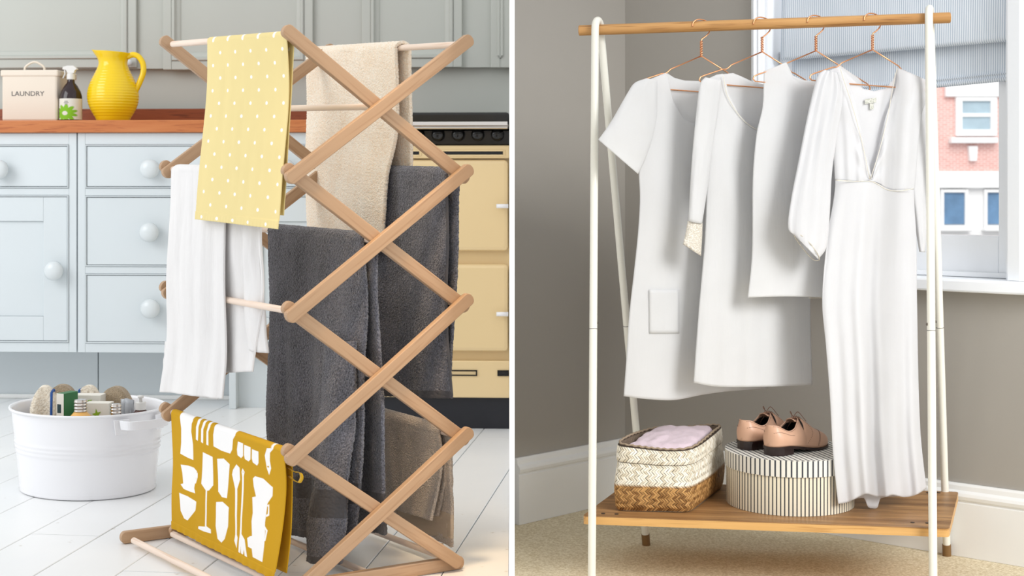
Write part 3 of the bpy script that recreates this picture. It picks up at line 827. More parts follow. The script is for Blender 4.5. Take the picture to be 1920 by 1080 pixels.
# ------------------------------------------------------------------ cloths over the dowels
def dow_s(key, px):
    n, f = DOW[key]; d = f - n; a = (px - HX) / F
    return (a * n.y - n.x) / (d.x - a * d.y)
def curve(pts, t):
    """smooth curve through 3-D points at t in 0..1 (even in the points' heights)"""
    n = len(pts) - 1; x = [i / n for i in range(n + 1)]
    zt = [p.z for p in pts]; span = zt[0] - zt[-1]
    if span > 1e-6: x = [(zt[0] - z) / span for z in zt]
    for i in range(1, len(x)): x[i] = max(x[i], x[i - 1] + 1e-4)
    return Vector(tuple(smooth_pl(list(zip(x, [p[c] for p in pts])), t * x[-1]) for c in range(3)))
class Drape: pass
def drape(name, label, cat, key, px_far, px_near, front, back, mats, thick=0.004, gap=0.001, wr=0.003, folds=None, jitter=0.0,
          nu=60, nf=90, nb=60, seed=0, outf=0.010, outb=0.010, mat_rows=None, ink=None, group=None, back_px=None, hem=None):
    """front / back = (far edge picture points, near edge picture points) from below the dowel to the hem"""
    n, f = DOW[key]; s0, s1 = dow_s(key, px_far), dow_s(key, px_near)
    bs0, bs1 = (dow_s(key, back_px[0]), dow_s(key, back_px[1])) if back_px else (s0, s1)
    P = lambda s: n + (f - n) * s
    r = DR + gap + thick * 0.5
    up = Vector((0, 0, 1))
    def edge(s, pts, side, out):
        p0 = P(s); res = [p0 + EOUT * side * r]
        for i, (px, py) in enumerate(pts):
            k = (i + 1) / len(pts)
            q = p0 + EOUT * side * (r + out * k)
            res.append(at(px, py, q.y))
        return res
    fe, ne = edge(s0, front[0], 1, outf), edge(s1, front[1], 1, outf)
    fb, nb_ = edge(bs0, back[0], -1, outb), edge(bs1, back[1], -1, outb)
    Lf = sum((b - a).length for a, b in zip(ne, ne[1:])); Lb = sum((b - a).length for a, b in zip(nb_, nb_[1:]))
    def disp(a, t, side, L):
        y = t * L
        amp = min(1.0, 0.25 + y / 0.16)
        d = wr * amp * (pnoise(Vector((a * 5 + seed, y * 3.0, seed * 3.1 + side))) + 0.5 * pnoise(Vector((a * 12 + seed, y * 7, 9.7 + side))))
        if folds: d += folds(a, t, side) * min(1.0, 0.1 + y / 0.2)
        if hem and side > 0: d += hem(a, t)
        return d
    def front_pt(a, t, off=0.0):
        return curve(fe, t).lerp(curve(ne, t), a) + EOUT * (disp(a, t, 1, Lf) + off)
    def back_pt(a, t):
        return curve(fb, t).lerp(curve(nb_, t), a) - EOUT * disp(a, t, -1, Lb)
    rows = []
    for j in range(nb, 0, -1): rows.append(('b', j / nb))
    for j in range(0, 9): rows.append(('a', j / 8))
    for j in range(1, nf + 1): rows.append(('f', j / nf))
    m = MB(); inkv = []; rj = random.Random(seed + 5)
    for kind, t in rows:
        for i in range(nu + 1):
            a = i / nu
            if kind == 'b': p = back_pt(a, t); y = -t * Lb
            elif kind == 'f': p = front_pt(a, t); y = t * Lf
            else:
                c0 = P(s0 + (s1 - s0) * a); c1 = P(bs0 + (bs1 - bs0) * a); c = c1.lerp(c0, t)
                th = PI * (1 - t); p = c + EOUT * math.cos(th) * r + up * math.sin(th) * r; y = 0
            if jitter: p = p + Vector((rj.uniform(-1, 1), rj.uniform(-1, 1), rj.uniform(-.7, .7))) * jitter
            m.v.append(p)
            if ink: inkv.append(ink(a, y, Lf))
    w = nu + 1
    for j in range(len(rows) - 1):
        mi = mat_rows(rows[j][0], rows[j][1]) if mat_rows else 0
        for i in range(nu):
            m.f.append((j*w + i, j*w + i + 1, (j+1)*w + i + 1, (j+1)*w + i)); m.m.append(mi)
    o = m.done(name, mats, None, True, solid=thick, offset=0.0, attr={'ink': inkv} if ink else None)
    tag(o, label, cat, group)
    d = Drape(); d.o = o; d.front = front_pt; d.back = back_pt; d.Lf, d.Lb = Lf, Lb
    d.fe, d.ne = fe, ne
    return d
def patch(name, parent, far, near, mats, thick=0.004, wr=0.002, nu=24, nv=60, seed=0, jitter=0.0, bulge=0.0, mat_rows=None, towards=None):
    """a hanging fold: far / near are lists of 3-D points, top to bottom"""
    e = towards or EOUT; rj = random.Random(seed); m = MB()
    for j in range(nv + 1):
        t = j / nv
        for i in range(nu + 1):
            a = i / nu
            p = curve(far, t).lerp(curve(near, t), a)
            p = p + e * (wr * pnoise(Vector((a * 4 + seed, t * 6, seed))) + bulge * math.sin(PI * a))
            if jitter: p = p + Vector((rj.uniform(-1, 1), rj.uniform(-1, 1), rj.uniform(-.7, .7))) * jitter
            m.v.append(p)
    w = nu + 1
    for j in range(nv):
        mi = mat_rows(j / nv) if mat_rows else 0
        for i in range(nu): m.f.append((j*w+i, j*w+i+1, (j+1)*w+i+1, (j+1)*w+i)); m.m.append(mi)
    return m.done(name, mats, parent, True, solid=thick, offset=0.0)

M['terry_beige'] = terry('terry_beige', rgb(246, 218, 186), rgb(255, 248, 234), 260, 0.55)
M['terry_taupe'] = terry('terry_taupe', rgb(172, 156, 140), rgb(226, 210, 194), 330)
M['terry_dark'] = terry('terry_dark', rgb(44, 45, 51), rgb(140, 140, 150), 250)
M['dark_band'] = cloth_mat('dark_band', rgb(88, 87, 90), 0.85, wrinkle=0.1)
M['taupe_band'] = cloth_mat('taupe_band', rgb(190, 172, 150), 0.85, wrinkle=0.15)
M['muslin'] = cloth_mat('muslin', rgb(246, 244, 243), 0.95, weave=500, wrinkle=0.5, translucent=0.15)
M['mustard_plain'] = cloth_mat('mustard_plain', rgb(206, 160, 24), 0.85, wrinkle=0.2)

# yellow spotted tea towel
SPX, SPY = 0.0355, 0.0262
def spots(a, y, Lf):
    x = (a - 0.5) * 0.185 + 0.006
    best = 99
    for ox, oy in ((0, 0), (0.5, 0.5)):
        fx = ((x / SPX + ox) % 1.0 - 0.5) * SPX; fy = ((y / (2 * SPY) + oy) % 1.0 - 0.5) * 2 * SPY
        best = min(best, math.hypot(fx / 0.0024, fy / 0.0036))
    return (1 - best) * 0.0025
def hem_ridge(t0, amp, n):
    return lambda a, t: (amp * math.sin(a * n) * max(0, (t - t0) / (1 - t0)) + (0.0012 if t > t0 else 0))
yt = drape('tea_towel', 'pale yellow tea towel with white spots over the top rung', 'towel', 'L0', 396, 545,
      ([(388, 170), (376, 300), (367, 411)], [(541, 170), (532, 300), (524, 430)]),
      ([(396, 170), (384, 390)], [(548, 130), (540, 270), (531, 404)]),
      print_mat('yellow_spotted', rgb(236, 217, 155), rgb(252, 250, 244), wrinkle=0.12), thick=0.0016, gap=0.0005, wr=0.0028, nu=150, nf=260, nb=60, seed=2, outf=0.016, outb=0.012, ink=spots,
      hem=hem_ridge(0.955, 0.0006, 170))
# white muslin towel
mu = drape('muslin_towel', 'white creased muslin towel on the second rung behind the spotted towel', 'towel', 'L1', 331, 430,
      ([(322, 400), (316, 520), (316, 640), (304, 735)], [(421, 430), (419, 540), (421, 660), (412, 748)]),
      ([(345, 500), (392, 700)], [(490, 430), (496, 560), (474, 697)]),
      M['muslin'], thick=0.004, wr=0.006, nu=90, nf=130, nb=90, seed=4, outf=0.02, outb=0.016, back_px=(345, 486),
      folds=lambda a, t, s: 0.003 * math.sin(a * 21 + t * 2) if s > 0 else 0.007 * math.sin(a * 15 + 1))
def dp(key, px, py, off, ref=None):                       # measured point hung below a dowel, shifted off to a side
    n, f = DOW[key]; q = n + (f - n) * dow_s(key, ref or px)
    return at(px, py, (q + EOUT * off).y)
patch('inner_layer', mu.o, [dp('L1', 310, 640, 0.016), dp('L1', 305, 720, 0.018), dp('L1', 306, 734, 0.018)], [dp('L1', 418, 640, 0.016), dp('L1', 409, 735, 0.018), dp('L1', 408, 749, 0.018)], M['muslin'], 0.003, 0.003, seed=3)
patch('back_fold', mu.o, [dp('L1', 456, 345, -0.046), dp('L1', 461, 560, -0.056), dp('L1', 470, 655, -0.058)], [dp('L1', 480, 345, -0.046), dp('L1', 494, 560, -0.056), dp('L1', 503, 662, -0.058)], M['muslin'], 0.006, 0.004, seed=6, bulge=0.012)
# beige terry towel, top rung
bt = drape('terry_towel', 'pale beige terry towel hanging over the top rung behind the crossing bars', 'towel', 'R0', 584, 752,
      ([(577, 190), (573, 300), (578, 470)], [(744, 180), (738, 260), (722, 330), (712, 470)]),
      ([(590, 200), (588, 440)], [(767, 180), (770, 320), (762, 440)]),
      M['terry_beige'], thick=0.0075, wr=0.006, jitter=0.0008, nu=120, nf=220, nb=110, seed=8, outf=0.02, outb=0.016, back_px=(584, 760),
      folds=lambda a, t, s: 0.004 * math.sin(a * 11) if s > 0 else 0)
# dark terry towel, second rung
dk = drape('terry_towel', 'charcoal terry towel on the second rung in front of the cream range', 'towel', 'R1', 714, 846,
      ([(704, 470), (700, 620), (706, 742)], [(836, 450), (834, 600), (844, 747)]),
      ([(720, 470), (720, 715)], [(858, 400), (854, 560), (849, 720)]),
      [M['terry_dark'], M['dark_band']], thick=0.0065, wr=0.006, jitter=0.0008, nu=110, nf=240, nb=140, seed=11, outf=0.016, outb=0.012, back_px=(714, 852),
      folds=lambda a, t, s: 0.005 * math.sin(a * 9 + 1.2) * (0.4 + t), mat_rows=lambda k, t: 1 if k == 'f' and t > 0.965 else 0)
e0, e1 = [dk.front(1.0, t, 0.0) for t in (0.12, 0.5, 0.97)], None
MB().tube(smooth_path([dk.front(1.0, t) for t in (0.1, 0.3, 0.5, 0.7, 0.85, 0.99)], 6), 0.0032, 8).done('side_hem', M['dark_band'], dk.o, True)
# large dark terry towel on the middle rung
lg = drape('terry_towel', 'large charcoal terry towel hanging lowest, over the middle rung', 'towel', 'C1', 513, 688,
      ([(505, 560), (503, 720), (508, 850), (533, 1000)], [(684, 560), (678, 700), (672, 830), (655, 1020)]),
      ([(560, 700), (640, 985)], [(706, 560), (716, 760), (724, 1003)]),
      [M['terry_dark'], M['dark_band']], thick=0.0075, wr=0.007, jitter=0.0008, nu=130, nf=320, nb=220, seed=14, outf=0.03, outb=0.022, back_px=(513, 697),
      folds=lambda a, t, s: (0.006 * math.sin(a * 10 + 0.5) + 0.004 * math.sin(a * 23)) * (0.3 + t) if s > 0 else 0.004 * math.sin(a * 9),
      mat_rows=lambda k, t: 1 if (k == 'f' and (0.80 < t < 0.87 or t > 0.975)) or (k == 'b' and (t > 0.965 or 0.86 < t < 0.9)) else 0)
c1 = lambda px, py, off: dp('C1', px, py, off, 640 if off < 0 else 690 if px > 630 else 640)
patch('folded_end', lg.o, [c1(612, 640, 0.012), c1(600, 800, 0.048), c1(592, 905, 0.068), c1(578, 990, 0.074), c1(578, 1052, 0.074)],
      [c1(668, 640, 0.012), c1(664, 800, 0.048), c1(652, 905, 0.068), c1(648, 990, 0.074), c1(640, 1058, 0.074)],
      [M['terry_dark'], M['dark_band']], 0.008, 0.004, nu=50, nv=220, seed=9, jitter=0.0008, bulge=0.016, mat_rows=lambda t: 1 if 0.66 < t < 0.79 or t > 0.965 else 0)
# mustard tea towel with white kitchenware print
POLYS = []
def poly(pts): POLYS.append([(310 + x * 260 / 851, 750 + y * 330 / 1080) for x, y in pts])
poly([(120, 85), (135, 72), (175, 75), (218, 96), (200, 130), (192, 180), (196, 260), (190, 360), (150, 345), (99, 318), (112, 250), (122, 160)])
poly([(245, 110), (262, 112), (245, 150), (232, 238), (219, 230), (228, 150)])
poly([(280, 123), (296, 126), (276, 165), (266, 254), (253, 246), (262, 165)])
poly([(314, 134), (328, 140), (308, 180), (300, 269), (287, 261), (296, 180)])
poly([(350, 152), (400, 160), (480, 198), (462, 225), (450, 290), (434, 317), (380, 300), (333, 272), (338, 200)])
poly([(492, 238), (522, 249), (513, 330), (500, 343), (480, 325), (480, 290)])
poly([(528, 257), (564, 272), (554, 350), (542, 363), (522, 348), (520, 320)])
poly([(571, 283), (608, 297), (600, 370), (590, 387), (566, 368), (563, 340)])
poly([(660, 272), (700, 270), (675, 300), (668, 350), (670, 400), (655, 444), (645, 400), (642, 320)])
poly([(97, 388), (150, 395), (190, 408), (212, 432), (210, 450), (195, 520), (192, 540), (199, 572), (150, 555), (120, 542), (97, 512), (116, 508), (108, 440)])
poly([(199, 455), (217, 440), (216, 470), (203, 510), (194, 508), (206, 478), (207, 458), (199, 462)])
poly([(88, 566), (150, 590), (207, 625), (200, 680), (150, 742), (125, 730), (100, 680)])
poly([(260, 310), (322, 340), (320, 520), (295, 553), (282, 556), (279, 780), (305, 800), (306, 826), (260, 812), (221, 795), (225, 780), (270, 783), (273, 552), (243, 510)])
poly([(349, 352), (390, 350), (425, 385), (415, 470), (402, 602), (370, 595), (348, 560)])
poly([(337, 627), (375, 625), (416, 660), (410, 780), (390, 860), (370, 884), (345, 860), (333, 780)])
poly([(468, 384), (486, 405), (485, 480), (466, 540), (461, 830), (466, 850), (459, 918), (446, 870), (452, 830), (454, 540), (438, 450), (445, 420)])
poly([(503, 408), (514, 430), (508, 460), (500, 600), (495, 720), (490, 825), (510, 860), (524, 970), (510, 962), (506, 920), (500, 955), (487, 948), (485, 905), (480, 948), (470, 940), (474, 870), (480, 825), (486, 720), (490, 600), (498, 460), (496, 430)])
poly([(573, 455), (620, 468), (672, 520), (668, 575), (640, 625), (628, 745), (628, 800), (622, 880), (610, 996), (555, 968), (550, 915), (530, 905), (525, 850), (540, 838), (552, 835), (551, 740), (556, 690), (552, 590), (573, 584), (562, 520), (560, 470)])
poly([(650, 628), (650, 700), (632, 712), (632, 700), (642, 690), (644, 645), (634, 640)])
poly([(626, 765), (642, 795), (628, 862), (614, 866), (616, 850), (624, 845), (632, 800), (622, 775)])
def inside_dist(P, x, y):
    ins = False; dmin = 1e9; n = len(P)
    for i in range(n):
        x1, y1 = P[i]; x2, y2 = P[(i + 1) % n]
        if (y1 > y) != (y2 > y) and x < (x2 - x1) * (y - y1) / (y2 - y1) + x1: ins = not ins
        dx, dy = x2 - x1, y2 - y1; q = max(0, min(1, ((x - x1) * dx + (y - y1) * dy) / (dx * dx + dy * dy + 1e-9)))
        dmin = min(dmin, (x1 + q * dx - x) ** 2 + (y1 + q * dy - y) ** 2)
    return math.sqrt(dmin) * (1 if ins else -1)
BB = [(min(p[0] for p in P) - 2, max(p[0] for p in P) + 2, min(p[1] for p in P) - 2, max(p[1] for p in P) + 2) for P in POLYS]
def to_px(p): return (HX + p.x / p.y * F, HY + (EL - p.z) / p.y * F)
MU_F = [(324, 860), (321, 930), (322, 990)]; MU_N = [(537, 915), (529, 1000), (514, 1086)]
def mu_ink():
    """the print is laid out flat on the cloth: width a, length y, measured once from the hanging cloth"""
    P0, P1, P2, P3 = (328, 769), (541, 840), (514, 1086), (322, 990)
    def f(a, y, Lf):
        if y < 0: return -0.003
        t = min(1, y / Lf)
        lx = pl([(0, 328), (.41, 324), (.73, 321), (1, 322)], t); ly = 769 + (990 - 769) * t
        rx = pl([(0, 541), (.31, 537), (.65, 529), (1, 514)], t); ry = 840 + (1086 - 840) * t
        x, yy = lx + (rx - lx) * a, ly + (ry - ly) * a
        best = -3.0
        for P, b in zip(POLYS, BB):
            if b[0] < x < b[1] and b[2] < yy < b[3]: best = max(best, inside_dist(P, x, yy))
        for cx, cy, r in ((654, 390, 5.5), (505, 432, 3)):
            q = math.hypot(x - (310 + cx * 260 / 851), yy - (750 + cy * 330 / 1080)) - r * 0.3055
            best = min(best, q)
        return max(-3, min(3, best)) * 0.001
    return f
mt = drape('tea_towel', 'mustard tea towel printed with white cups, glasses and cutlery on the lowest rung', 'towel', 'L3', 328, 541,
      (MU_F, MU_N),
      ([(345, 880), (350, 985)], [(548, 920), (545, 1000), (537, 1075)]),
      print_mat('mustard_print', rgb(204, 156, 28), rgb(246, 245, 244), wrinkle=0.15), thick=0.0016, gap=0.0005, wr=0.003, nu=230, nf=280, nb=40, seed=21, outf=0.010, outb=0.008, ink=mu_ink(),
      hem=hem_ridge(0.94, 0.0012, 95))
lp = smooth_path([dp('L3', 540, 876, -0.02), dp('L3', 552, 884, -0.03), dp('L3', 563, 886, -0.034), dp('L3', 566, 896, -0.034), dp('L3', 560, 905, -0.033), dp('L3', 548, 899, -0.028), dp('L3', 541, 892, -0.02)], 6)
m = MB(); b0 = 0
for p in lp: m.v += [p + DDIR * 0.006, p - DDIR * 0.006]
for i in range(len(lp) - 1): m.f.append((2*i, 2*i+1, 2*i+3, 2*i+2)); m.m.append(0)
m.done('hanging_loop', M['mustard_plain'], mt.o, True, solid=0.0012)
# taupe towel, lowest right rung
tw = drape('terry_towel', 'taupe folded terry towel on the lowest rung above the floor', 'towel', 'R3', 712, 832,
      ([(716, 870), (728, 950)], [(828, 860), (820, 920), (809, 976)]),
      ([(716, 880), (738, 968)], [(847, 880), (850, 950), (848, 1026)]),
      [M['terry_taupe'], M['taupe_band']], thick=0.007, wr=0.006, jitter=0.0005, nu=90, nf=120, nb=130, seed=31, outf=0.016, outb=0.02, back_px=(712, 842),
      mat_rows=lambda k, t: 1 if k == 'b' and 0.72 < t < 0.93 else 0)
r3 = lambda px, py, off: dp('R3', px, py, off)
patch('middle_fold', tw.o, [r3(760, 830, -0.018), r3(750, 900, -0.02), r3(742, 955, -0.022)], [r3(838, 850, -0.018), r3(834, 910, -0.02), r3(822, 968, -0.022)], M['terry_taupe'], 0.006, 0.003, seed=5, jitter=0.0005)
patch('inner_layer', tw.o, [r3(760, 860, -0.05), r3(750, 930, -0.055), r3(742, 985, -0.055)], [r3(846, 860, -0.05), r3(847, 940, -0.055), r3(840, 1010, -0.055)], [M['terry_taupe'], M['taupe_band']], 0.006, 0.003, seed=7, jitter=0.0005, mat_rows=lambda t: 1 if t > 0.7 else 0)
m = MB().box((-0.006, -0.0006, -0.016), (0.006, 0.0006, 0.004), Matrix.Translation(r3(826, 1022, -0.045)))
m.done('care_tag', plain('tag_tape', rgb(214, 196, 178), 0.8), tw.o)
# ================================================================== PARTITION: thin panel standing in for the white dividing strip
part = MB().box((-0.0051, 2.80, -0.26), (0.0051, 6.6, 2.4)).done('divider_panel', M['white_wall']); struct(part)
struct(MB().box((-0.0072, 1.4, -0.26), (0.0072, 2.799, -0.0005)).done('trim_3', M['white_wall']))

# ================================================================== THE BEDROOM
ER = 1.04; RZ = EL - ER
CX, CY = 0.3706, 4.72
RP = Plane((CX, CY), math.atan2(-0.628, 0.778)); RM = RP.mat()
LA = math.atan2(0.353, 0.363)
LE = Vector((0.0075, CY - (CX - 0.0075) * math.tan(LA), 0))
LP = Plane((LE.x, LE.y), LA); LM = LP.mat(); LLEN = (Vector((CX, CY, 0)) - LE).length
M['taupe_wall'] = plain('taupe_wall_paint', rgb(167, 162, 154), 0.55, var=0.015, scale=2.5, bump=0.05, bscale=180)
t = NT('loop_carpet'); t.set(0.95, spec=0.1)
v = t.coord('Object'); vo = t.n('ShaderNodeTexVoronoi'); vo.inputs['Scale'].default_value = 165; t.l(v, vo.inputs['Vector'])
nz = t.noise(v, 120, 2, 0.6); big = t.noise(v, 3, 2)
t.color(t.mix(t.ramp(t.math('SUBTRACT', nz, t.math('MULTIPLY', vo.outputs['Distance'], 0.5)), 0.05, 0.6), rgb(206, 190, 156), t.mix(big, rgb(240, 229, 202), rgb(246, 237, 214))))
t.bump(vo.outputs['Distance'], -1.0, 0.004)
M['carpet'] = t.m
fl = MB()
e = RP.at(2.7, 0, RZ)
fl.prism([(0.0075, 1.6), (3.2, 1.6), (e.x, e.y), (CX, CY), (LE.x, LE.y)], RZ - 0.02, RZ)
struct(fl.done('floor', M['carpet']))
struct(MB().prism([(0, 0), (LLEN + 0.1, 0), (LLEN + 0.1, 0.1), (0.1, 0.1)], RZ - 0.02, 2.4, LM).done('wall_left', M['taupe_wall']))

so0, so1 = RP.uz(1432, 100)[0], RP.uz(1895, 300)[0]
zs_top = RP.uz(1820, 524, 0.03)[1]; ZTOP = 1.95
wr_ = MB()
for a, b, c_, d_ in ((0, so0, RZ - 0.02, 2.4), (so1, 2.7, RZ - 0.02, 2.4), (so0, so1, RZ - 0.02, zs_top - 0.03), (so0, so1, ZTOP, 2.4)):
    wr_.box((a, 0, c_), (b, 0.16, d_), RM)
struct(wr_.done('wall_right', M['taupe_wall']))
# skirting boards
BHT = 0.2
def skirting(name, Pm, s0, s1):
    prof = [(0, 0), (-0.020, 0), (-0.020, BHT - 0.052), (-0.0165, BHT - 0.049), (-0.0165, BHT - 0.046), (-0.022, BHT - 0.042), (-0.024, BHT - 0.033), (-0.021, BHT - 0.025), (-0.013, BHT - 0.018), (-0.0115, BHT - 0.006), (-0.008, BHT), (0, BHT)]
    m = MB(); m.prism([(y - 0.0006, z + RZ + 0.0006) for y, z in prof], s0, s1, Pm, 'x')
    struct(m.done(name, M['white_gloss'], bevel=0))
skirting('baseboard_left', LM, 0.0, LLEN - 0.001)
skirting('baseboard_right', RM, 0.0, 2.68)
# ---- sash window
win = bpy.data.objects.new('window_1', None); COL.objects.link(win); win['_o'] = tuple(RP.at((so0 + so1) / 2, -0.08, zs_top)); win.location = win['_o']; struct(win)
WH = M['white_sash']
lin_ = MB(); ring(lin_, so0 + 0.0006, so1 - 0.0006, zs_top - 0.028, ZTOP - 0.0006, 0.012, 0.0, 0.159, RM); lin_.done('window_frame', WH, win)
yS = 0.072
gx = RP.uz(1872, 300, -yS)[0]; gz = RP.uz(1815, 441, -yS)[1]; rz1 = RP.uz(1815, 506, -yS)[1]
sash = MB(); sl, sr = so0 + 0.0135, so1 - 0.0135
sash.box((sl, yS, rz1 - 0.03), (sl + 0.06, yS + 0.04, 1.2), RM); sash.box((gx, yS, rz1 - 0.03), (sr, yS + 0.04, 1.2), RM)
sash.box((sl + 0.06, yS, rz1 - 0.03), (gx, yS + 0.04, gz), RM); sash.box((sl + 0.06, yS, 1.16), (gx, yS + 0.04, 1.2), RM)
sa = sash.done('sash', WH, win, bevel=0.003)
MB().box((sl + 0.05, yS + 0.018, gz - 0.01), (gx + 0.01, yS + 0.021, 1.17), RM).done('pane', glass_mat('window_glass', (1, 1, 1, 1), 0.0, 1.02), sa)
MB().box((sl, yS - 0.02, zs_top + 0.001), (sr, yS - 0.0006, rz1 - 0.005), RM).done('bottom_bead', WH, win, bevel=0.003)
sx0, sx1 = RP.uz(1405, 530, 0.045)[0], RP.uz(1965, 530, 0.045)[0]
zsb = RP.uz(1820, 549, 0.045)[1]
MB().box((sx0, -0.045, zsb), (sx1, 0.0, zs_top), RM).done('window_sill', WH, win, bevel=0.006)
MB().box((so0 + 0.0126, 0.0004, zs_top - 0.015), (so1 - 0.0126, 0.1, zs_top), RM).done('window_sill', WH, win)
cw = so0 - RP.uz(1408, 100, 0.02)[0]
for nm, a, b in (('trim_1', so0 - cw, so0 + 0.004), ('trim_2', so1 - 0.002, so1 + 0.11)):
    m = MB(); m.prism([(a, -0.0006), (a, -0.018), (a + (b - a) * 0.3, -0.024), (a + (b - a) * 0.6, -0.016), (b - 0.012, -0.020), (b, -0.012), (b, -0.0006)], zs_top + 0.001, 2.1, RM, 'z')
    struct(m.done(nm, WH))
# ---- roman blind
M['ticking'] = stripes_mat('blind_ticking', rgb(240, 246, 252), rgb(172, 186, 203), 0.0064, 0.38, 'Object', 0, soft=0.3)
def bz(px, py, w): return RP.uz(px, py, w)
f0, f1 = bz(1476, 112, -0.02), bz(1894, 76, -0.02)
h0, h1 = bz(1757, 164, -0.05), bz(1893, 151, -0.05)
bl0, bl1 = RP.uz(1468, 60, -0.035)[0], so1 - 0.014
zf_at = lambda s: f0[1] + (f1[1] - f0[1]) * (s - f0[0]) / (f1[0] - f0[0])
zh_at = lambda s: h0[1] + (h1[1] - h0[1]) * (s - h0[0]) / (h1[0] - h0[0])
blind = thing('roman_blind', 'blue and white ticking roman blind folded up over the sash window', 'blind', RP.at((bl0 + bl1) / 2, -0.05, 1.1))
def blind_part(name, prof_fn, parent, inset=0.0):
    m = MB(); n = 40
    for i in range(n + 1):
        s = bl0 + inset + (bl1 - bl0 - inset) * i / n
        for (y, z) in prof_fn(s): m.v.append(Vector((s, y, z)))
    k = len(prof_fn(bl0))
    for i in range(n):
        for j in range(k - 1):
            m.f.append((i*k + j, (i+1)*k + j, (i+1)*k + j + 1, i*k + j + 1)); m.m.append(0)
    return m.done(name, M['ticking'], parent, True, M=RM, solid=0.0015, offset=0)
def top_fold(s):
    z = zf_at(s); out = [(0.050, 1.9)]
    for k in range(9): q = k / 8; out.append((0.044 - 0.022 * q ** 1.5, 1.9 + (z + 0.012 - 1.9) * q))
    for k in range(1, 9):
        a = PI * k / 8; out.append((0.034 - 0.012 * math.cos(a), z + 0.012 - 0.012 * math.sin(a)))
    out += [(0.054, z + 0.05), (0.060, z + 0.12)]
    return out
def low_fold(s):
    z0, z1 = zf_at(s), zh_at(s)
    return [(0.062, z0 + 0.12), (0.060, z0 + 0.02), (0.058, z1 + 0.035), (0.056, z1 + 0.024), (0.050, z1 + 0.021), (0.056, z1 + 0.018), (0.056, z1 + 0.012), (0.050, z1 + 0.009), (0.053, z1 + 0.004), (0.056, z1)]
blind_part('lower_panel', low_fold, blind, 0.02); blind_part('upper_fold', top_fold, blind)

# ---- house across the street
YB = 28.0
bx = lambda px: (px - HX) / F * YB
bzz = lambda py: EL - (py - HY) / F * YB
t = NT('far_brick'); t.set(0.9)
br = t.n('ShaderNodeTexBrick'); br.inputs['Scale'].default_value = 1.0
br.inputs['Color1'].default_value = rgb(222, 164, 154); br.inputs['Color2'].default_value = rgb(232, 184, 176); br.inputs['Mortar'].default_value = rgb(242, 212, 206)
br.inputs['Brick Width'].default_value = 0.13; br.inputs['Row Height'].default_value = 0.042; br.inputs['Mortar Size'].default_value = 0.008
t.l(t.coord('Object', (1, 1, 1), (PI / 2, 0, 0)), br.inputs['Vector']); t.color(br.outputs[0]); M['far_brick'] = t.m
M['render_white'] = plain('white_render', rgb(246, 246, 246), 0.8, var=0.01)
M['far_pane'] = plain('far_pane', rgb(112, 150, 188), 0.3, var=0.25, scale=3); M['far_pane_pale'] = plain('far_pane_pale', rgb(178, 200, 212), 0.3, var=0.12, scale=3)
hs = thing('house', 'brick house across the street with white sash window and white ground floor', 'house', (bx(1815), YB + 2, -4))
MB().box((bx(1500), YB, bzz(321)), (bx(2200), YB + 4, 9)).done('brick_wall', M['far_brick'], hs)
MB().box((bx(1490), YB - 0.06, -4), (bx(2210), YB + 4.1, bzz(321) - 0.001)).done('rendered_wall', M['render_white'], hs, bevel=0.02)
def far_window(a, b, top, bot, sill, hood=None, sash=None, rim=12, y=None):
    y = y if y is not None else YB
    w = MB(); ring(w, bx(a - rim), bx(b + rim), bzz(bot + 8), bzz(top - rim), rim / F * YB, y - 0.10, y - 0.001, Matrix.Identity(4))
    if sash: w.box((bx(a), y - 0.08, bzz(sash + 3.5)), (bx(b), y - 0.002, bzz(sash - 3.5)))
    wo = w.done('window', M['render_white'], hs, bevel=0.01)
    MB().box((bx(a), y - 0.035, bzz(bot)), (bx(b), y - 0.003, bzz(top))).done('pane', M['far_pane_pale'] if sash else M['far_pane'], wo)
    if sill: MB().box((bx(sill[0]), y - 0.22, bzz(sill[3])), (bx(sill[1]), y - 0.001, bzz(sill[2]))).done('window_sill', M['render_white'], wo, bevel=0.02)
    if hood: MB().box((bx(hood[0]), y - 0.14, bzz(hood[3])), (bx(hood[1]), y - 0.001, bzz(hood[2]))).done('window_hood', M['render_white'], wo, bevel=0.02)
far_window(1802, 1855, 190, 247, (1778, 1865, 258, 269), (1770, 1885, 150, 182), 216)
far_window(1766, 1805, 361, 420, (1752, 1815, 428, 433), None, None, 6, YB - 0.06)
far_window(1847, 1890, 361, 420, (1838, 1900, 428, 433), None, None, 6, YB - 0.06)
MB().prism([(bx(1813), bzz(274)), (bx(1830), bzz(274)), (bx(1828), bzz(302)), (bx(1816), bzz(302))], YB - 0.12, YB - 0.001, None, 'y').done('keystone', M['render_white'], hs)
MB().box((bx(1490), YB - 0.2, bzz(352)), (bx(2210), YB - 0.061, bzz(347))).done('ledge', M['render_white'], hs)
struct(MB().box((2, 12, -4.2), (22, 34, -4.001)).done('ground_street', plain('street', rgb(150, 150, 150), 0.9)))

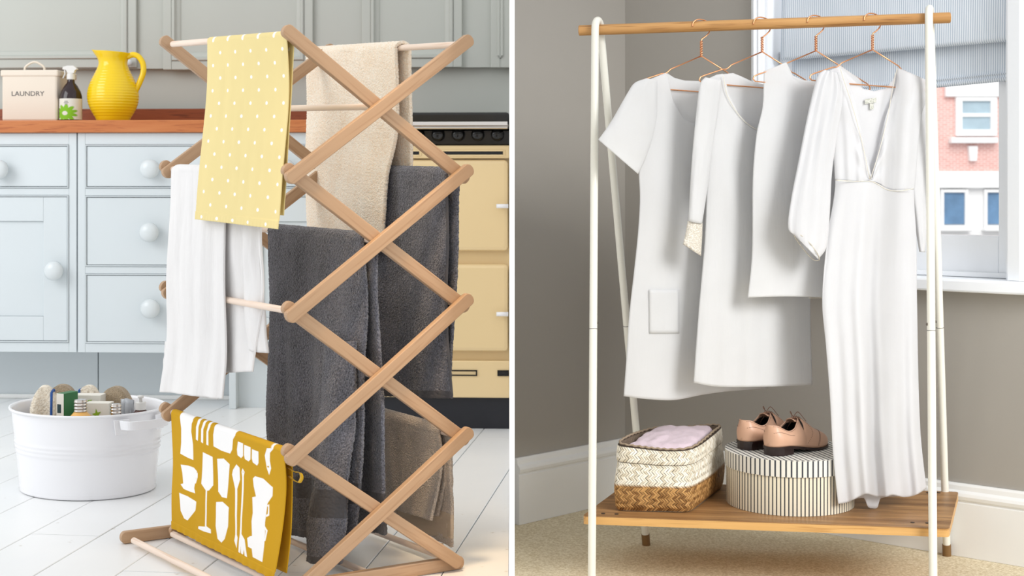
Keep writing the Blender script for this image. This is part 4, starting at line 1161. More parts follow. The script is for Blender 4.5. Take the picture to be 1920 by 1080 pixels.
# ================================================================== CLOTHES RAIL
AL = Vector((0.231, 3.87, 0)); AR = Vector((1.0875, 3.75, 0))
ZL, ZR = EL + 284 / F * 3.87, EL + 305.5 / F * 3.75
FF_L = Vector(((1109.5 - HX) / F * 3.62, 3.62, 0)); BF_L = Vector((0.384, 4.117, 0))
FF_R = Vector(((1750 - HX) / F * 3.50, 3.50, 0)); BF_R = Vector(((1775.5 - HX) / F * 4.0, 4.0, 0))
rack = thing('clothes_rail', 'white tube-framed clothes rail with oak hanging rod and low wooden shelf', 'clothes rail', ((FF_L + BF_R) / 2) + Vector((0, 0, RZ)))
TR = 0.0102; RR = 0.0142
def aframe(Ap, zr, ff, bf):
    v = (bf - ff).normalized(); top = zr + RR + TR + 0.001
    fpt = Vector((ff.x, ff.y, RZ + 0.0006)); bpt = Vector((bf.x, bf.y, RZ + 0.0006))
    R = 0.026
    A0 = Vector((Ap.x, Ap.y, top - R)) - v * R; A1 = Vector((Ap.x, Ap.y, top - R)) + v * R
    arc = [Vector((Ap.x, Ap.y, top - R)) - v * R * math.cos(PI * k / 12) + Vector((0, 0, R * math.sin(PI * k / 12))) for k in range(13)]
    path = [fpt + (A0 - fpt) * k / 12 for k in range(12)] + arc + [A1 + (bpt - A1) * k / 12 for k in range(1, 13)]
    path[0] = fpt + (A0 - fpt).normalized() * 0.033; path[-1] = bpt + (A1 - bpt).normalized() * 0.033
    o = sharp(MB().tube(path, TR, 20).done('side_frame', M['white_tube'], rack), 50)
    out = []
    for a, b in ((fpt, A0), (bpt, A1)):
        d = (b - a).normalized()
        sharp(MB().tube([a, a + d * 0.033], TR + 0.0016, 20).done('foot_cap', M['cap_wood'], o), 50)
        jz = 0.455 if a is fpt else 0.44
        q = a + (b - a) * jz
        sharp(MB().tube([q - d * 0.0008, q + d * 0.0008], TR + 0.0003, 20).done('joint_line', M['lead'], o), 50)
        side = Vector((1, 0.0, 0)) if Ap is AL else Vector((-1, 0, 0))
        q2 = a + (b - a) * (jz + 0.011)
        MB().lathe([(0.0006, 0.0), (0.004, 0.0), (0.0036, 0.002), (0.001, 0.0035)], 12).done('bolt', M['steel'], o, True, Matrix.Translation(q2 + side * (TR - 0.0004)) @ (side.to_track_quat('Z', 'Y').to_matrix().to_4x4()))
        out.append((a, d))
    return out
legsL = aframe(AL, ZL, FF_L, BF_L); legsR = aframe(AR, ZR, FF_R, BF_R)
PLr, PRr = Vector((AL.x, AL.y, ZL)), Vector((AR.x, AR.y, ZR))
rd = (PRr - PLr).normalized()
def rail_at(px):
    d = PRr - PLr; a = (px - HX) / F; s = (a * PLr.y - PLr.x) / (d.x - a * d.y); return PLr + d * s
r0, r1 = rail_at(1085), rail_at(1782)
yv = Vector((0, 0, 1)).cross(rd).normalized()
Mx = Matrix.Translation(r0) @ Matrix((rd, yv, rd.cross(yv))).transposed().to_4x4(); L = (r1 - r0).length
sharp(MB().tube([(0, 0, 0), (0.002, 0, 0), (L - 0.002, 0, 0), (L, 0, 0)], [RR - 0.002, RR, RR, RR - 0.002], 28).done('hanging_rod', M['oak'], rack, M=Mx), 30)
# shelf
SZ = EL - 0.855; STH = 0.0215
s_fl, s_fr = on_level(1092, 967, SZ), on_level(1780, 991, SZ); s_br = on_level(1797, 922, SZ); s_bl = s_fl + (s_br - s_fr)
def rounded(poly, r, n=5):
    out = []; N = len(poly)
    for i in range(N):
        p = Vector(poly[i]); a = (Vector(poly[i - 1]) - p).normalized(); b = (Vector(poly[(i + 1) % N]) - p).normalized()
        for k in range(n + 1):
            q = k / n; p0, p2 = p + a * r, p + b * r
            out.append((1 - q) ** 2 * p0 + 2 * q * (1 - q) * p + q * q * p2)
    return out
sd = (s_fr - s_fl).normalized(); sy = Vector((-sd.y, sd.x, 0))
SM = Matrix.Translation(s_fl) @ Matrix((sd, sy, Vector((0, 0, 1)))).transposed().to_4x4()
SMi = SM.inverted()
loc = [(SMi @ p).to_2d() for p in (s_fl, s_fr, s_br, s_bl)]
spoly = [(p.x, p.y) for p in rounded(loc, 0.014)]
M['ply'] = wood('ply_edge', rgb(208, 160, 96), rgb(222, 176, 112), rgb(184, 134, 76), 0.45)
shelf = MB()
shelf.prism(spoly, -STH, -0.0022); shelf.mi = 1; shelf.prism(spoly, -0.0021, 0)
sh = shelf.done('shelf', [M['ply'], M['oak_shelf']], rack, M=SM)
for dz in (-0.0075, -0.0125, -0.017):
    big_ = [(p.x, p.y) for p in rounded([loc[0] + Vector((-0.0003, -0.0003)), loc[1] + Vector((0.0003, -0.0003)), loc[2] + Vector((0.0003, 0.0003)), loc[3] + Vector((-0.0003, 0.0003))], 0.014)]
    MB().prism(big_, dz - 0.0017, dz, SM).done('ply_layer', plain('ply_dark', rgb(160, 108, 56), 0.5) if 'ply_dark' not in M else M['ply_dark'], sh)
for px, py in ((1131, 963), (1156, 964), (1711, 980), (1739, 981), (1740, 924), (1760, 924)):
    p = on_level(px, py, SZ)
    MB().lathe([(0.0005, 0.0012), (0.005, 0.0012), (0.0056, 0.0002)], 14, p).done('bolt', M['dark_bolt'], rack, True)
    if px < 1200: MB().lathe([(0.004, -STH - 0.007), (0.004, -STH - 0.0003)], 10, p).done('bolt_end', M['dark_bolt'], rack, True)
# ================================================================== HANGERS AND CLOTHES
HANG = []
def hanger(px, ya, label):
    c = rail_at(px); pp = Plane((c.x, c.y), math.radians(26))
    hg = thing('coat_hanger', label, 'hanger', (c.x, c.y, pp.pt(px, ya).z), 'copper hangers on the oak rod')
    za = pp.pt(px, ya).z; zn = pp.pt(px, ya - 27).z
    P2 = lambda u, z, w=0.0: pp.at(u, w, z)
    hook = smooth_path([P2(-0.028, c.z - 0.002), P2(-0.0255, c.z + 0.009), P2(-0.014, c.z + 0.0165), P2(0.0, c.z + 0.0178), P2(0.016, c.z + 0.014), P2(0.0262, c.z + 0.002), P2(0.0255, c.z - 0.014), P2(0.014, c.z - 0.026), P2(0.002, c.z - 0.034), P2(0.0, zn)], 6)
    WRR = 0.0018
    MB().tube(hook, WRR, 8).done('hook', M['copper'], hg, True)
    tw_ = MB()
    for ph in (0, PI):
        tw_.tube([P2(0.0026 * math.cos(ph + k * 0.62), zn + (za - zn) * k / 30, 0.0026 * math.sin(ph + k * 0.62)) for k in range(31)], 0.0017, 6)
    tw_.done('twisted_neck', M['copper'], hg, True)
    q = lambda dx, dy: pp.pt(px + dx, ya + dy)
    pts = [q(0, 0), q(-58, 25), q(-63, 30), q(-68, 33), q(-74, 33), q(-110, 45), q(-116, 48), q(-118, 53), q(-114, 57.5), q(-53, 63.5), q(40, 70.5), q(97, 75), q(101, 73), q(101, 68), q(96, 62), q(60, 40), q(56, 39), q(53, 36), q(49, 31), q(0, 0)]
    body = [pts[0]]
    for a, b, c3 in zip(pts, pts[1:], pts[2:]):
        for k in range(1, 4):
            body.append((b - (b - a).normalized() * 0.0028) if k == 1 else (b + ((b - (b - a).normalized() * 0.0028) + (b + (c3 - b).normalized() * 0.0028)) * 0.0) if k == 2 else b + (c3 - b).normalized() * 0.0028)
    body.append(pts[-1])
    MB().tube(body, WRR, 8).done('wire_frame', M['copper'], hg, True)
    return pp
M['linen'] = cloth_mat('white_linen', rgb(242, 242, 242), 0.92, weave=650, wrinkle=0.22, translucent=0.48, sheen=0.1)
M['cotton'] = cloth_mat('white_cotton', rgb(243, 243, 243), 0.92, weave=650, wrinkle=0.3, translucent=0.48, sheen=0.1)
M['chiffon'] = cloth_mat('white_chiffon', rgb(243, 243, 244), 0.92, weave=650, wrinkle=0.18, translucent=0.5, sheen=0.1)
t = NT('cream_lace'); t.set(0.9); vo = t.n('ShaderNodeTexVoronoi'); vo.inputs['Scale'].default_value = 260; t.l(t.coord('Object'), vo.inputs['Vector'])
t.color(t.mix(t.ramp(vo.outputs['Distance'], 0.25, 0.5), rgb(238, 232, 220), rgb(206, 198, 184))); t.bump(vo.outputs['Distance'], 0.6, 0.003); M['lace'] = t.m
M['seam'] = plain('seam_thread', rgb(226, 220, 206), 0.9)

def body(name, parent, pp, left, right, top, bottom, mat, depth=0.02, folds=None, side=1, lean=None, nu=80, nv=110, wr=0.004, seed=0, ramp=True):
    """one sheet (front: side=1, back: side=-1) between a left and a right edge; top / bottom are picture heights along the width"""
    m = MB()
    for j in range(nv + 1):
        t = j / nv
        for i in range(nu + 1):
            c = i / nu
            py = pl(top, c) + (smooth_pl(bottom, c) - pl(top, c)) * t
            xl, xr = smooth_pl(left, py), smooth_pl(right, py)
            px = xl + (xr - xl) * c
            env = (1 - abs(2 * c - 1) ** 3)
            w = side * depth * env * (0.35 + 0.65 * min(1, t * 3) if ramp else 1.0)
            if folds: w += folds(c, t) * (0.25 + 0.75 * env)
            w += wr * pnoise(Vector((c * 5 + seed, t * 5, seed + side))) * env
            if lean: w += lean(t)
            m.v.append(pp.pt(px, py, w))
    k = nu + 1
    for j in range(nv):
        for i in range(nu): m.f.append((j*k+i, j*k+i+1, (j+1)*k+i+1, (j+1)*k+i)); m.m.append(0)
    return m.done(name, mat, parent, True, solid=0.0012, offset=0)
def sleeve(name, parent, pp, outer, inner, mat, thick=0.018, w0=0.0, nu=36, nv=60, wr=0.003, seed=0, folds=None):
    A = [Vector((x, y, 0)) for x, y in outer]; B = [Vector((x, y, 0)) for x, y in inner]
    def ev(P, t):
        x = t * (len(P) - 1); i = min(int(x), len(P) - 2); return Vector((smooth_pl([(q, p.x) for q, p in enumerate(P)], x), smooth_pl([(q, p.y) for q, p in enumerate(P)], x), 0))
    m = MB()
    for j in range(nv + 1):
        t = j / nv; a, b = ev(A, t), ev(B, t)
        for i in range(nu):
            th = 2 * PI * i / nu
            c = 0.5 - 0.5 * math.cos(th); p = a.lerp(b, c)
            w = w0 + thick * math.sin(th) * (0.6 + 0.4 * t) + wr * pnoise(Vector((math.cos(th) * 2 + seed, math.sin(th) * 2, t * 5)))
            if folds: w += folds(c, t) * (1 if math.sin(th) > 0 else -0.6)
            m.v.append(pp.pt(p.x, p.y, w))
    for j in range(nv):
        for i in range(nu):
            i2 = (i + 1) % nu
            m.f.append((j*nu+i, j*nu+i2, (j+1)*nu+i2, (j+1)*nu+i)); m.m.append(0)
    return m.done(name, mat, parent, True, solid=0.0012, offset=0)
def garment(name, label, cat, pp, px, pyb):
    p = pp.pt(px, pyb); return thing(name, label, cat, (p.x, p.y, p.z))
def seam(parent, pp, pts, w, r=0.0008, name='seam'):
    MB().tube(smooth_path([pp.pt(x, y, w) for x, y in pts], 6), r, 6).done(name, M['seam'], parent, True)

# 1 short-sleeved linen dress
h1 = hanger(1315, 105, 'copper wire hanger carrying the short-sleeved dress by the white tube frame')
g = garment('shift_dress', 'white short-sleeved linen dress with a chest-high patch pocket, hung first on the rod', 'dress', h1, 1300, 748)
L1 = [(134, 1192), (180, 1190), (260, 1197), (325, 1198), (370, 1200), (430, 1197), (500, 1190), (590, 1180), (680, 1174), (752, 1169)]
R1 = [(134, 1436), (325, 1420), (500, 1428), (752, 1440)]
body('front', g, h1, L1, R1, [(0, 160), (.10, 150), (.235, 136), (.255, 150), (.30, 190), (.38, 222), (.5, 236), (.62, 222), (.70, 190), (.75, 150), (.77, 140), (.9, 160), (1, 172)],
     [(0, 743), (.15, 748), (.35, 750), (.55, 740), (.75, 733), (1, 728)], M['linen'], 0.022, lambda c, t: 0.006 * math.sin(c * 9 + 0.6) * t, seed=1)
body('back', g, h1, L1, R1, [(0, 160), (.10, 150), (.235, 136), (.30, 146), (.38, 151), (.5, 152), (.62, 151), (.70, 146), (.77, 140), (.9, 160), (1, 172)],
     [(0, 743), (.3, 746), (.55, 738), (1, 728)], M['linen'], 0.018, None, -1, seed=2)
sleeve('sleeve', g, h1, [(1212, 147), (1190, 156), (1176, 176), (1146, 228), (1122, 262)], [(1232, 150), (1232, 210), (1224, 256), (1210, 296), (1196, 326)], M['linen'], 0.020, 0.008, seed=3)
pk = MB(); pk.grid(10, 12, lambda u, v: h1.pt(1218 + 56 * u + v * 0, 543 + 82 * v, 0.022 * (1 - abs(2 * ((1218 + 56 * u - 1185) / 243) - 1) ** 3) + 0.0045 + 0.006 * math.sin((1218 + 56 * u - 1185) / 243 * 9 + .6) * 0.7))
pk.done('patch_pocket', M['linen'], g, True, solid=0.0015)
# 2 tunic with lace cuffs
h2 = hanger(1429, 97, 'copper wire hanger carrying the wide-necked tunic with lace cuffs')
g = garment('tunic', 'white wide-necked cotton tunic with lace cuffs, hung second on the rod', 'dress', h2, 1410, 724)
L2 = [(136, 1322), (200, 1322), (300, 1326), (440, 1322), (600, 1309), (726, 1300)]
R2 = [(136, 1540), (300, 1524), (560, 1519), (726, 1523)]
body('front', g, h2, L2, R2, [(0, 150), (.10, 140), (.155, 138), (.17, 146), (.21, 176), (.30, 214), (.42, 240), (.5, 246), (.6, 238), (.72, 206), (.78, 165), (.82, 150), (1, 160)],
     [(0, 718), (.2, 725), (.6, 725), (1, 722)], M['cotton'], 0.022, lambda c, t: 0.005 * math.sin(c * 11 + 2) * t + 0.003 * math.sin(c * 30) * t * t, seed=5)
body('back', g, h2, L2, R2, [(0, 150), (.10, 140), (.24, 137), (.30, 142), (.40, 152), (.5, 158), (.65, 158), (.8, 150), (1, 162)], [(0, 718), (.5, 720), (1, 720)], M['cotton'], 0.018, None, -1, seed=6)
sleeve('sleeve', g, h2, [(1322, 145), (1312, 162), (1304, 230), (1297, 310), (1291, 415)], [(1352, 150), (1346, 210), (1336, 270), (1328, 340), (1316, 420)], M['cotton'], 0.016, 0.010, seed=7)
sleeve('lace_cuff', g, h2, [(1290, 414), (1286, 436), (1281, 458)], [(1317, 418), (1316, 446), (1314, 480)], M['lace'], 0.015, 0.010, nv=14, seed=8)
seam(g, h2, [(1356, 142), (1364, 180), (1388, 219), (1412, 239), (1431, 246)], 0.014, 0.0010, 'neck_binding')
# 3 sleeveless top
h3 = hanger(1530, 95, 'copper wire hanger carrying the sleeveless top')
g = garment('sleeveless_top', 'white sleeveless top with scalloped hem, hung third on the rod', 'top', h3, 1500, 556)
L3 = [(114, 1433), (150, 1432), (200, 1430), (250, 1419), (330, 1412), (480, 1410), (560, 1402)]
R3 = [(114, 1612), (250, 1622), (560, 1640)]
body('front', g, h3, L3, R3, [(0, 133), (.12, 125), (.235, 116), (.25, 130), (.30, 146), (.40, 158), (.5, 161), (.6, 158), (.7, 146), (.75, 130), (.77, 120), (1, 150)],
     [(0, 558), (.3, 556), (.6, 558), (1, 562)], M['cotton'], 0.02, lambda c, t: 0.005 * math.sin(c * 10 + 1) * t, seed=9)
body('back', g, h3, L3, R3, [(0, 133), (.12, 125), (.235, 118), (.3, 142), (.4, 150), (.5, 152), (.6, 150), (.7, 142), (.77, 122), (1, 150)], [(0, 552), (1, 556)], M['cotton'], 0.016, None, -1, seed=10)
sc = MB()
for k in range(11):
    p = h3.pt(1518 + k * 2.6, 558.5, 0.015)
    sc.lathe([(0.0004, -0.0004), (0.0019, -0.0004), (0.0019, 0.0004), (0.0004, 0.0004)], 10, (0, 0, 0), fn=lambda v, a, r, z, p=p: p + h3.h * v.x + Vector((0, 0, v.y)) + h3.n * v.z)
o = sc.done('scalloped_hem', M['lace'], g); o['kind'] = 'stuff'
# 4 long dress
h4 = hanger(1636, 93, 'copper wire hanger carrying the long dress by the window')
g = garment('long_dress', 'long white V-necked gathered dress with puffed sleeves, reaching down to the striped box', 'dress', h4, 1650, 940)
lean = lambda y: 0.0
L4 = [(122, 1536), (160, 1548), (250, 1560), (345, 1566), (440, 1552), (562, 1542), (650, 1549), (740, 1556), (850, 1562), (950, 1572)]
R4 = [(122, 1743), (166, 1743), (215, 1728), (352, 1714), (450, 1718), (560, 1719), (800, 1725), (920, 1737)]
ln = lambda t: 0.036 * max(0, t - 0.25) / 0.75
def sk(c, t): return (0.012 * math.sin(c * 19 + 0.7 + 1.5 * t) + 0.007 * math.sin(c * 34 + 2.0 * t)) * t ** 0.6
Lb = [(122, 1536), (160, 1548), (250, 1560), (350, 1566)]; Rb = [(122, 1743), (166, 1743), (215, 1728), (360, 1714)]
sq = lambda L: [(c * 0.925 if c < 0.8 else c, y) for c, y in L]
bod = body('bodice', g, h4, Lb, Rb, sq([(0, 141), (.1, 131), (.195, 125), (.22, 140), (.30, 195), (.36, 240), (.42, 285), (.5, 336), (.56, 290), (.62, 245), (.68, 205), (.74, 150), (.765, 127), (.9, 144), (1, 154)]),
     [(0, 337), (.25, 340), (.5, 341), (.7, 355), (1, 355)], M['chiffon'], 0.022, lambda c, t: 0.003 * math.sin(c * 44), seed=12, nv=60, nu=120)
skirt = body('skirt', g, h4, L4, R4, [(0, 337.5), (.25, 340.5), (.5, 341.5), (.7, 355.5), (1, 355.5)],
     [(0, 945), (.12, 941), (.30, 927), (.34, 926), (.44, 931), (.55, 931), (.62, 928), (.75, 932), (.88, 928), (1, 916)], M['chiffon'], 0.024, lambda c, t: sk(c, t), 1, ln, seed=13, nv=170, nu=160, ramp=False)
body('back_panel', g, h4, L4, R4, sq([(0, 141), (.1, 131), (.195, 125), (.30, 150), (.38, 166), (.5, 171), (.62, 166), (.70, 150), (.765, 127), (.9, 144), (1, 154)]),
     [(0, 945), (.30, 934), (.335, 950), (.39, 953), (.445, 951), (.48, 935), (.7, 930), (1, 914)], M['chiffon'], 0.012, lambda c, t: 0.004 * math.sin(c * 17) * t, -1, lambda t: 0.030 * max(0, t - 0.3) / 0.7, seed=14, nv=130, nu=80)
sl = sleeve('sleeve', g, h4, [(1546, 131), (1532, 146), (1516, 210), (1500, 290), (1484, 372), (1478, 425), (1490, 441)], [(1572, 136), (1580, 180), (1572, 240), (1560, 320), (1556, 390), (1550, 460), (1534, 486)], M['chiffon'], 0.022, 0.014, seed=15,
       folds=lambda c, t: 0.003 * math.sin(c * 26 + t * 2))
MB().tube(smooth_path([h4.pt(x, y, w) for x, y, w in ((1488, 437, 0.014), (1497, 438, 0.030), (1515, 452, 0.036), (1532, 474, 0.032), (1536, 487, 0.018), (1524, 486, 0.006), (1505, 465, 0.0), (1492, 447, 0.004), (1488, 437, 0.014))], 6), 0.0012, 8).done('cuff_edge', M['lace'], sl, True)
sleeve('sleeve', g, h4, [(1712, 144), (1706, 200), (1706, 320), (1716, 420), (1724, 472)], [(1744, 158), (1742, 205), (1738, 320), (1739, 420), (1734, 473)], M['chiffon'], 0.014, -0.016, seed=16)
seam(g, h4, [(1568, 338), (1600, 340), (1636, 341), (1662, 355), (1685, 358), (1712, 354)], 0.0245, 0.0011, 'waist_seam')
seam(g, h4, [(1575, 126), (1582, 150), (1600, 205), (1617, 270), (1631, 336)], 0.026, 0.0009, 'neck_edge')
seam(g, h4, [(1682, 127), (1673, 170), (1664, 220), (1648, 285), (1632, 336)], 0.026, 0.0009, 'neck_edge')
t = NT('tag_weave'); t.set(0.9); t.color(t.mix(t.ramp(t.noise(t.coord('Object', (260, 260, 400)), 1.0, 1), 0.45, 0.6), rgb(208, 208, 200), rgb(170, 172, 160)))
MB().grid(4, 2, lambda u, v: h4.pt(1622 + 21 * u, 186 - 3 * u + 9 * v, 0.004)).done('size_tag', t.m, g, solid=0.0006)
MB().grid(2, 3, lambda u, v: h4.pt(1631 + 7 * u, 194 + 11 * v, 0.0035)).done('size_tag', t.m, g, solid=0.0006)
# ================================================================== ON THE SHELF
SZT = SZ + 0.0006
# ---- striped hat box
HC = Vector(((1481 - HX) / F * 3.838, 3.838, SZT)); HR = 0.168; HH = 0.1415
hb = thing('hat_box', 'round hat box in black and cream stripes carrying the pink shoes', 'box', HC)
def stripe_uv(name, ca, cb, per=0.0103):
    return stripes_mat(name, ca, cb, per, 0.30, 'UV', 0, 0.7, 0.10)
M['box_stripe'] = stripe_uv('hatbox_stripes', rgb(232, 222, 200), rgb(46, 48, 54))
M['lid_stripe'] = stripe_uv('hatbox_lid_stripes', rgb(232, 228, 218), rgb(44, 48, 58), 0.0138)
def drum(name, r, z0, z1, mat, parent, top=False, ang=0.0):
    m = MB(); n = 120; uv = []
    zs = [z0, z1]
    for z in zs:
        for k in range(n + 1):
            a = 2 * PI * k / n
            m.v.append(HC + Vector((r * math.cos(a), r * math.sin(a), z))); uv.append((a * r, z))
    for k in range(n): m.f.append((k, k + 1, n + 1 + k + 1, n + 1 + k)); m.m.append(0)
    for z, flip in ((z0 + (0.002 if top else 0), 1), (z1, 0)):
        b = len(m.v)
        for k in range(n):
            a = 2 * PI * k / n; x, y = r * math.cos(a), r * math.sin(a)
            m.v.append(HC + Vector((x, y, z))); uv.append((x * math.cos(ang) + y * math.sin(ang), 0))
        m.f.append(tuple(range(b, b + n)) if not flip else tuple(range(b, b + n))[::-1]); m.m.append(0)
    o = m.done(name, mat, parent, uv=uv); return sharp(o, 30)
drum('box_body', HR, 0, HH - 0.030, M['box_stripe'], hb)
drum('lid', HR + 0.0035, HH - 0.042, HH, M['lid_stripe'], hb, True, math.radians(13))
LZ = HC.z + HH + 0.0006

# ---- pink brogues
M['pink_leather'] = plain('pink_leather', rgb(212, 168, 140), 0.38, var=0.04, scale=18)
M['shoe_lining'] = plain('shoe_lining', rgb(34, 28, 26), 0.7)
M['sole_dark'] = plain('dark_sole', rgb(36, 20, 18), 0.3, var=0.05)
M['lace_brown'] = plain('shoe_lace', rgb(128, 92, 74), 0.8); M['perf'] = plain('perforation', rgb(88, 56, 46), 0.8)
def shoe(label, heel, toe):
    d = (toe - heel); L = d.length; d.normalize(); sdv = Vector((-d.y, d.x, 0))
    Mx = Matrix.Translation(Vector((heel.x, heel.y, LZ))) @ Matrix((d, sdv, Vector((0, 0, 1)))).transposed().to_4x4()
    t = thing('brogue_shoe', label, 'shoe', (heel.x, heel.y, LZ), 'pair of pink brogues on the striped box')
    half = [(0, 0.006), (0.004, 0.016), (0.012, 0.024), (0.03, 0.0305), (0.06, 0.0325), (0.10, 0.032), (0.14, 0.036), (0.175, 0.0405), (0.20, 0.0395), (0.225, 0.032), (0.243, 0.021), (0.253, 0.010), (0.258, 0.002)]
    sole_z = [(0, 0.022), (0.05, 0.022), (0.09, 0.017), (0.14, 0.009), (0.18, 0.006), (0.258, 0.009)]
    k = L / 0.258
    # sole and heel
    so = MB(); outl = [(x, h + 0.003 if x > 0.0001 else h) for x, h in half]
    xs = [0.258 * q / 40 for q in range(41)]
    n = len(xs)
    for x in xs:
        h = smooth_pl(outl, x); z = smooth_pl(sole_z, x) + 0.0005
        zb = z - 0.0062
        for y, zz_ in ((-h, zb), (-h, z), (h, z), (h, zb)): so.v.append(Mx @ Vector((x * k - 0.001, y, zz_)))
    for i in range(n - 1):
        for q in range(4): so.f.append((i*4+q, i*4+(q+1) % 4, (i+1)*4+(q+1) % 4, (i+1)*4+q)); so.m.append(0)
    so.f.append((0, 1, 2, 3)); so.f.append(((n-1)*4+3, (n-1)*4+2, (n-1)*4+1, (n-1)*4)); so.m += [0, 0]
    so.done('sole', M['sole_dark'], t)
    hl = MB(); hp = [(x * k, -(smooth_pl(half, x) + 0.001)) for x in (0, 0.004, 0.012, 0.03, 0.055, 0.068)]
    hl.prism(hp + [(x, -y) for x, y in hp[::-1]], 0.0, 0.0162, Mx)
    hl.done('heel_block', M['sole_dark'], t)
    # upper: sides rise from the sole to a top line; gap is half the opening
    topz = [(0, 0.079), (0.015, 0.078), (0.035, 0.069), (0.06, 0.061), (0.085, 0.066), (0.108, 0.083), (0.125, 0.088), (0.15, 0.076), (0.18, 0.058), (0.21, 0.047), (0.235, 0.037), (0.250, 0.026), (0.258, 0.014)]
    gap = [(0, 0.002), (0.004, 0.0105), (0.012, 0.017), (0.03, 0.0225), (0.06, 0.0245), (0.085, 0.0235), (0.105, 0.0175), (0.118, 0.009), (0.122, 0.0), (0.258, 0.0)]
    def sect(x, inn=0.0):
        h = smooth_pl(half, x) - inn; z0 = smooth_pl(sole_z, x) + 0.0008; z1 = smooth_pl(topz, x) - inn * (1 if x > 0.122 else 0); g = max(0.0, pl(gap, x) - (0.0 if x > 0.118 else -0.0) - inn * 0.3)
        H = z1 - z0; out = []
        for q in range(15):
            s = q / 14
            if g > 0.0004:
                y = h * (1 - 0.0 * s) + (g - h) * s ** 2.2 + 0.0035 * math.sin(PI * min(1, s * 1.3)) * (1 if x > 0.003 else 0)
                z = z0 + H * s ** 0.9
            else:
                a = s * PI / 2; e = 0.78
                y = h * math.cos(a) ** e + 0.002 * math.sin(2 * a); z = z0 + H * math.sin(a) ** (0.95)
            out.append((y, z))
        return out
    def shell(xa, xb, inn, m, n=70):
        b = len(m.v); rows = []
        for i in range(n + 1):
            x = xa + (xb - xa) * i / n; s = sect(x, inn)
            pts = [(-y, z) for y, z in s] + [(y, z) for y, z in s[::-1]]
            for y, z in pts: m.v.append(Mx @ Vector((x * k, y, z)))
        w = 30
        for i in range(n):
            open_ = pl(gap, (xa + (xb - xa) * (i + 0.5) / n)) > 0.0004
            for q in range(w - 1):
                if q == 14 and open_: continue
                m.f.append((b+i*w+q, b+i*w+q+1, b+(i+1)*w+q+1, b+(i+1)*w+q)); m.m.append(0)
        m.f.append(tuple(range(b, b + w)) if pl(gap, xa) < 0.004 else tuple(range(b, b + w))); m.m.append(0)
        m.f.append(tuple(range(b + n * w, b + n * w + w))); m.m.append(0)
        return m
    shell(0.0, 0.258, 0.0, MB()).done('upper', M['pink_leather'], t, True, solid=0.0016, offset=-1)
    li = MB(); shell(0.004, 0.16, 0.0032, li, 50); li.done('lining', M['shoe_lining'], t, True)
    ins = MB(); pp_ = [(x * k, -(smooth_pl(half, x) - 0.0045)) for x in (0.006, 0.012, 0.03, 0.06, 0.1, 0.15)]
    ins.prism(pp_ + [(x, -y) for x, y in pp_[::-1]], 0.0245, 0.026, Mx); ins.done('insole', M['shoe_lining'], t)
    # tongue and laces
    tg = MB(); tg.grid(6, 10, lambda u, v: Mx @ Vector(((0.098 + 0.04 * v) * k, (u - 0.5) * 0.030, 0.092 - 0.012 * v - 0.030 * (u - 0.5) ** 2 * 8 * 0.1 - 0.004)))
    tg.done('tongue', M['pink_leather'], t, True, solid=0.002)
    lc = MB()
    for q in range(4):
        x = 0.112 + q * 0.011; z = smooth_pl(topz, x) + 0.001
        lc.tube([Mx @ Vector((x * k, -0.014, z - 0.006)), Mx @ Vector(((x + 0.002) * k, 0, z + 0.0015)), Mx @ Vector((x * k, 0.014, z - 0.006))], 0.0012, 6)
    lc.tube(smooth_path([Mx @ Vector(p) for p in ((0.112 * k, 0.0, 0.090), (0.104 * k, 0.004, 0.100), (0.112 * k, 0.010, 0.103), (0.124 * k, 0.014, 0.093), (0.135 * k, 0.022, 0.083))], 5), 0.0009, 6)
    lc.tube(smooth_path([Mx @ Vector(p) for p in ((0.112 * k, 0.0, 0.090), (0.122 * k, -0.005, 0.102), (0.128 * k, -0.010, 0.098), (0.134 * k, -0.016, 0.088), (0.140 * k, -0.022, 0.078))], 5), 0.0009, 6)
    lc.done('laces', M['lace_brown'], t, True)
    # punched pattern lines
    pf = MB()
    def on_side(x, s, sg):
        sc_ = sect(x); q = s * 14; i = min(int(q), 13); f_ = q - i
        y = sc_[i][0] + (sc_[i+1][0] - sc_[i][0]) * f_; z = sc_[i][1] + (sc_[i+1][1] - sc_[i][1]) * f_
        return Vector((x * k, sg * y, z))
    lines = [[(0.006 + 0.10 * q / 30, 0.93 - 0.0 * q) for q in range(31)], [(0.004 + 0.07 * q / 20, 0.62 + 0.1 * math.sin(q * 0.15)) for q in range(21)],
             [(0.132 + 0.022 * math.sin(PI * q / 16), 0.10 + 0.72 * q / 16) for q in range(17)], [(0.175 + 0.028 * q / 20, 0.06 + 0.86 * q / 20) for q in range(21)]]
    for ln_ in lines:
        for x, s in ln_:
            for sg in (-1, 1):
                p = Mx @ on_side(x, s, sg)
                pf.lathe([(0.0002, -0.0007), (0.0012, -0.0002), (0.0012, 0.0002), (0.0002, 0.0007)], 6, p)
    o = pf.done('punched_holes', M['perf'], t); o['kind'] = 'stuff'
    for x0_, x1_ in ((0.150, 0.20),):
        for sg in (-1, 1):
            MB().tube([Mx @ on_side(0.170 + 0.034 * q / 10, 0.05 + 0.9 * q / 10, sg) for q in range(11)], 0.0006, 6).done('cap_seam', M['perf'], t, True)
    return t
def lidpt(px, py): p = on_level(px, py, LZ); return Vector((p.x, p.y, 0))
shoe('pink leather brogue nearest the viewer on the hat box, showing its toe', lidpt(1441, 854), lidpt(1546, 834))
shoe('pink leather brogue behind the other one, showing its heel', lidpt(1391, 843), lidpt(1494, 823))

